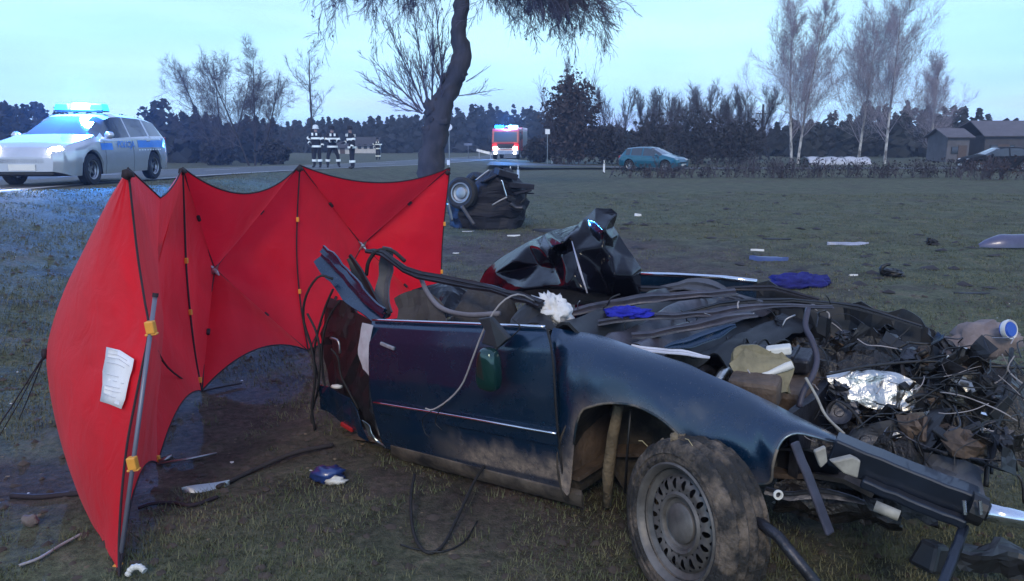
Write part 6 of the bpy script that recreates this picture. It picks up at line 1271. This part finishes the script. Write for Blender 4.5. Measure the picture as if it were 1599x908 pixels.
shard(322, 765, [(-.11, .004), (-.05, .05), (.04, .05), (.11, .004)], .006, alloy, 'trim_shard', 'pale curved trim shard beside the dark furrow', .45, curl=.03)
g = G(1580, 388); Q = []
for x in np.linspace(-.52, 1.1, 22):
    tp_ = min(1, ((x + .54) / .35)) ** .6; Q.append([g + np.array([x, .10 * (x * x) - .15 * math.cos(a_) * tp_, .015 + .20 * tp_ * math.sin(a_) * (1 - .12 * x) + .05 * max(0, .3 - abs(x - .3))]) for a_ in np.linspace(.05, 1.9, 9)])
mb = MB(); mb.sheet(np.array(Q), .008); obj('bumper_piece', mb, M('violet_grey_bumper', (.10, .10, .17)), label='long violet-grey bumper piece at the right edge', cat='debris', auto=50)
shard(1198, 407, [(-.26, .02), (-.12, .2), (.1, .22), (.30, .01)], .01, bluepl, 'blue_panel_shard', 'blue curved plastic shard with white end beyond the bonnet', -.25, curl=.06)
shard(1182, 399, [(-.10, .05), (0, .06), (.1, .04)], .01, whitepl, 'white_plastic_strip', 'short white strip on the end of the blue shard', -.1, curl=.03, dz=.07)
shard(1323, 383, [(-.34, .005), (-.1, .09), (.15, .1), (.36, .005)], .008, M('pale_violet_plastic', (.30, .32, .42), .35), 'pale_trim_strip', 'thin pale curved strip in the middle of the field', -.05, curl=.05)
shard(1212, 374, [(-.24, .05), (-.1, .1), (.1, .08), (.26, .05)], .03, blackpl, 'dark_trim_strip', 'thin dark strip behind the blue shard', -.15, curl=.02)
shard(1516, 459, [(-.18, .03), (-.05, .07), (.08, .06), (.2, .03)], .02, blackpl, 'dark_flat_bar', 'dark flat bar on the grass near the pink-grey intake', -.1, curl=.015)
shard(1332, 431, [(-.06, .02), (0, .05), (.07, .03)], .006, whitepl, 'white_shard', 'small white shard left of the dark horned bracket', .3, curl=.02)
shard(872, 362, [(-.5, .1), (-.2, .3), (.2, .35), (.5, .2)], .02, blackpl, 'dark_floor_mat', 'dark flat mat on the earth behind the black sheet', -.1, curl=.05)
shard(732, 362, [(-.13, .02), (0, .06), (.13, .03)], .01, whitepl, 'pale_shard', 'pale shard on bare earth below the rear wreck', .2, curl=.01); shard(802, 369, [(-.12, .03), (0, .09), (.12, .04)], .01, whitepl, 'pale_shard', 'pale shard right of the rear wreck, nearer the black sheet', .3, curl=.02); shard(712, 396, [(-.05, .02), (0, .05), (.05, .02)], .01, whitepl, 'pale_scrap', 'small white scrap beside the right end of the screen', .1, curl=.01); shard(996, 338, [(-.08, .05), (0, .1), (.08, .05)], .02, whitepl, 'white_lump', 'small white lump on the earth right of the black sheet', .1, curl=.06)
g = G(1388, 432); bk_ = thing('horned_bracket', g, 'dark broken bracket with an upright horn on the grass', 'debris')
mb = MB(); mb.blob(g + np.array([.03, 0, .05]), (.14, .09, .05), seed=3, amp=.6, n=16, m=10); obj('casting', mb, blackpl, bk_); mb = MB(); mb.tube(catmull([g + np.array(q) for q in ((-.09, 0, .04), (-.10, 0, .11), (-.05, 0, .15), (.0, 0, .155))], 12), [.03] * 6 + [.022] * 6, 7); obj('horn', mb, blackpl, bk_, smooth=True)
g = G(1455, 383); mb = MB(); mb.blob(g + np.array([0, 0, .04]), (.11, .08, .05), seed=13, amp=.7, n=14, m=9); mb.box(g + np.array([-.06, 0, .09]), (.05, .04, .07)); obj('dark_casting', mb, rubber, label='dark lump left of the violet-grey bumper piece', cat='debris')
def hose(pix, r, name, label, mat_=None, zs=None):
    pts_ = [G(a, b, (zs[i] if zs else .012)) for i, (a, b) in enumerate(pix)]; mb = MB(); mb.tube(catmull(pts_, 40), r, 6); return obj(name, mb, mat_ or wirem, label=label, cat='hose', smooth=True)
hose([(648, 772), (642, 800), (646, 842), (664, 866), (690, 858), (716, 822), (742, 782), (764, 758)], .0075, 'rubber_hose', 'black rubber hose looped on the grass below the door', rubber, [.10, .06, .03, .012, .012, .05, .10, .14])
hose([(625, 855), (650, 862), (690, 866), (725, 850), (745, 818)], .004, 'thin_cable', 'thin black cable lying around the looped hose')
hose([(18, 778), (60, 780), (95, 777), (126, 774)], .014, 'ground_strap', 'black strap on the grass behind the near screen panel', tape); hose([(216, 797), (240, 790), (270, 789), (300, 793), (340, 780)], .009, 'dark_strap', 'dark strap on the grass right of the screen rod', tape)
hose([(30, 888), (62, 876), (95, 856), (128, 838)], .006, 'pale_stick', 'pale stick lying on the grass at the lower left', MATS['pale_cable'])
hose([(340, 764), (400, 738), (460, 716), (520, 700)], .012, 'dark_branch', 'dark broken branch lying from the trim shard towards the wreck', bark, [.01, .02, .03, .02])
g = G(213, 903); mb = MB(); mb.tube(catmull([g + np.array(q) for q in ((-.035, 0, .01), (-.02, .01, .035), (.01, .01, .042), (.035, 0, .03))], 14), [.010 + .003 * (i % 2) for i in range(14)], 10); obj('ribbed_sleeve', mb, whitepl, label='white ribbed plastic sleeve at the foot of the screen rod', cat='sleeve')
g = G(48, 820); mb = MB(); mb.blob(g + np.array([0, 0, .02]), (.035, .03, .026), seed=9, amp=.4, n=14, m=9); obj('stone', mb, M('field_stone', (.16, .13, .12), .9, 0, .3, 12, bump=.4), label='brown stone on the grass at the lower left', cat='stone', smooth=True)
# uncountable litter: clods, dead leaves and pale crumbs
rl = random.Random(9)
def litter(name, label, n, mat_, smin, smax, region, flat=.5):
    V, F = [], []
    for k in range(n):
        x, y = region(); z = hz(x, y); s = rl.uniform(smin, smax); o_ = len(V); a = rl.uniform(0, 6.28)
        for j in range(5): t = a + j * 1.2566; V.append((x + s * math.cos(t) * rl.uniform(.6, 1.2), y + s * math.sin(t) * rl.uniform(.6, 1.2), z - .002 + s * flat * rl.uniform(0, .3)))
        V.append((x + rl.gauss(0, s * .2), y, z + s * flat * rl.uniform(.5, 1))); F += [(o_ + j, o_ + (j + 1) % 5, o_ + 5) for j in range(5)]
    arr_obj(name, np.array(V), np.array(F), mat_, label=label, cat='litter', kind='stuff')
def near(): y = rl.uniform(2.2, 9) if rl.random() < .6 else rl.uniform(9, 22); return rl.uniform(-.75, .75) * y, y
litter('earth_clods', 'small earth clods scattered over the field', 3600, M('earth_clod', (.060, .046, .038), .95, 0, .4, 6), .008, .035, near, .8)
def midfield(): y = rl.uniform(8, 26); return rl.uniform(.05, .75) * y, y
litter('soil_clumps', 'dark soil clumps thrown over the right side of the field', 170, M('dark_soil', (.030, .025, .026), .95, 0, .4, 6), .04, .14, midfield, .45)
litter('dead_leaves', 'dry leaves and straw flecks in the grass', 1500, M('dry_leaf', (.15, .115, .075), .9, 0, .5, 9), .006, .015, near, .4)
litter('pale_crumbs', 'tiny pale crumbs of broken plastic in the grass', 130, whitepl, .005, .016, near, .5)
litter('broken_glass', 'tiny glass crumbs glittering in the grass', 160, chrome, .003, .007, near, .8)
def soil_mask(x, y):
    m = 0
    for cx_, cy_, rx_, ry_ in ((-.6, 5.4, 2.6, 3.0), (1.2, 11, 3.6, 5.5), (.7, 4.2, 2.2, 1.8), (-2.6, 3.6, 1.8, .45)): m = np.maximum(m, 1 - ((x - cx_) / rx_) ** 2 - ((y - cy_) / ry_) ** 2)
    return np.clip(m, 0, 1)
rs = np.random.RandomState(3); NB = 420000
yy = 1.9 + 24 * rs.rand(NB) ** 2.1; xx = (rs.rand(NB) - .5) * 1.55 * (yy + .6)
dens = (vnoise(xx, yy, 1.1, 4) * .6 + vnoise(xx, yy, 4.5, 6) * .4); keep = (dens > .32 + .16 * soil_mask(xx, yy)) & (rs.rand(NB) < 1.0 - .50 * soil_mask(xx, yy) ** .6)
keep &= (xx > road_edge(yy) + .6)
xx, yy, dens = xx[keep], yy[keep], dens[keep]; zz = height(xx, yy); n = len(xx)
an = rs.rand(n) * 2 * np.pi; ln = (.010 + .022 * rs.rand(n) ** 1.5) * (.6 + dens) * (1 + .02 * yy); le = rs.rand(n) * 1.1; wd2 = .0012 + .0012 * rs.rand(n) + .00028 * yy
bx_, by_ = np.cos(an), np.sin(an); px_, py_ = -by_, bx_
tip = np.stack([xx + bx_ * ln * np.sin(le + .35), yy + by_ * ln * np.sin(le + .35), zz + ln * np.cos(le) * .9], 1)
b1 = np.stack([xx + px_ * wd2, yy + py_ * wd2, zz - .004], 1); b2 = np.stack([xx - px_ * wd2, yy - py_ * wd2, zz - .004], 1)
V = np.stack([b1, b2, tip], 1).reshape(-1, 3)
nt2 = 900; ty = 2.0 + 14 * rs.rand(nt2) ** 1.8; tx = (rs.rand(nt2) - .5) * 1.5 * (ty + .5); kp = (vnoise(tx, ty, .9, 11) > .42) & (rs.rand(nt2) > .8 * soil_mask(tx, ty)); tx, ty = tx[kp], ty[kp]
bx2 = np.repeat(tx, 26) + rs.randn(len(tx) * 26) * .028; by2 = np.repeat(ty, 26) + rs.randn(len(ty) * 26) * .028; sz = np.repeat(.4 + .9 * rs.rand(len(tx)), 26); zz2 = height(bx2, by2); n2_ = len(bx2); an2 = rs.rand(n2_) * 6.283; l2 = sz * (.02 + .04 * rs.rand(n2_)); e2 = .2 + rs.rand(n2_) * .9; w2 = .0014 + .00025 * by2
c2_, s2_ = np.cos(an2), np.sin(an2); T2 = np.stack([bx2 + c2_ * l2 * np.sin(e2), by2 + s2_ * l2 * np.sin(e2), zz2 + l2 * np.cos(e2)], 1); A2 = np.stack([bx2 - s2_ * w2, by2 + c2_ * w2, zz2 - .004], 1); B2 = np.stack([bx2 + s2_ * w2, by2 - c2_ * w2, zz2 - .004], 1)
V = np.vstack([V, np.stack([A2, B2, T2], 1).reshape(-1, 3)])
grassm = M('winter_grass_blade', (.070, .085, .036), .8, 0, col2=(.20, .18, .10), scale=5, thr=(.40, .70))
arr_obj('grass', V, np.arange(len(V)).reshape(-1, 3), grassm, label='short winter grass over the field', cat='grass', kind='stuff')

# ------------------------------------------------------------------ bluish volume added for camera glare and lamp glow
hb = MB(); hb.box((0, 112, 20), (510, 300, 48)); hm = bpy.data.materials.new('blue_veil'); hm.use_nodes = True; ht_ = hm.node_tree; ht_.nodes.remove(ht_.nodes['Principled BSDF'])
pv = ht_.nodes.new('ShaderNodeVolumePrincipled'); pv.inputs['Color'].default_value = (.62, .74, 1.0, 1); pv.inputs['Density'].default_value = .0013; pv.inputs['Anisotropy'].default_value = .2
ht_.links.new(pv.outputs[0], ht_.nodes['Material Output'].inputs['Volume'])
obj('glare_haze', hb, hm, kind='stuff', label='added thin bluish haze over the whole field', cat='glare_haze')
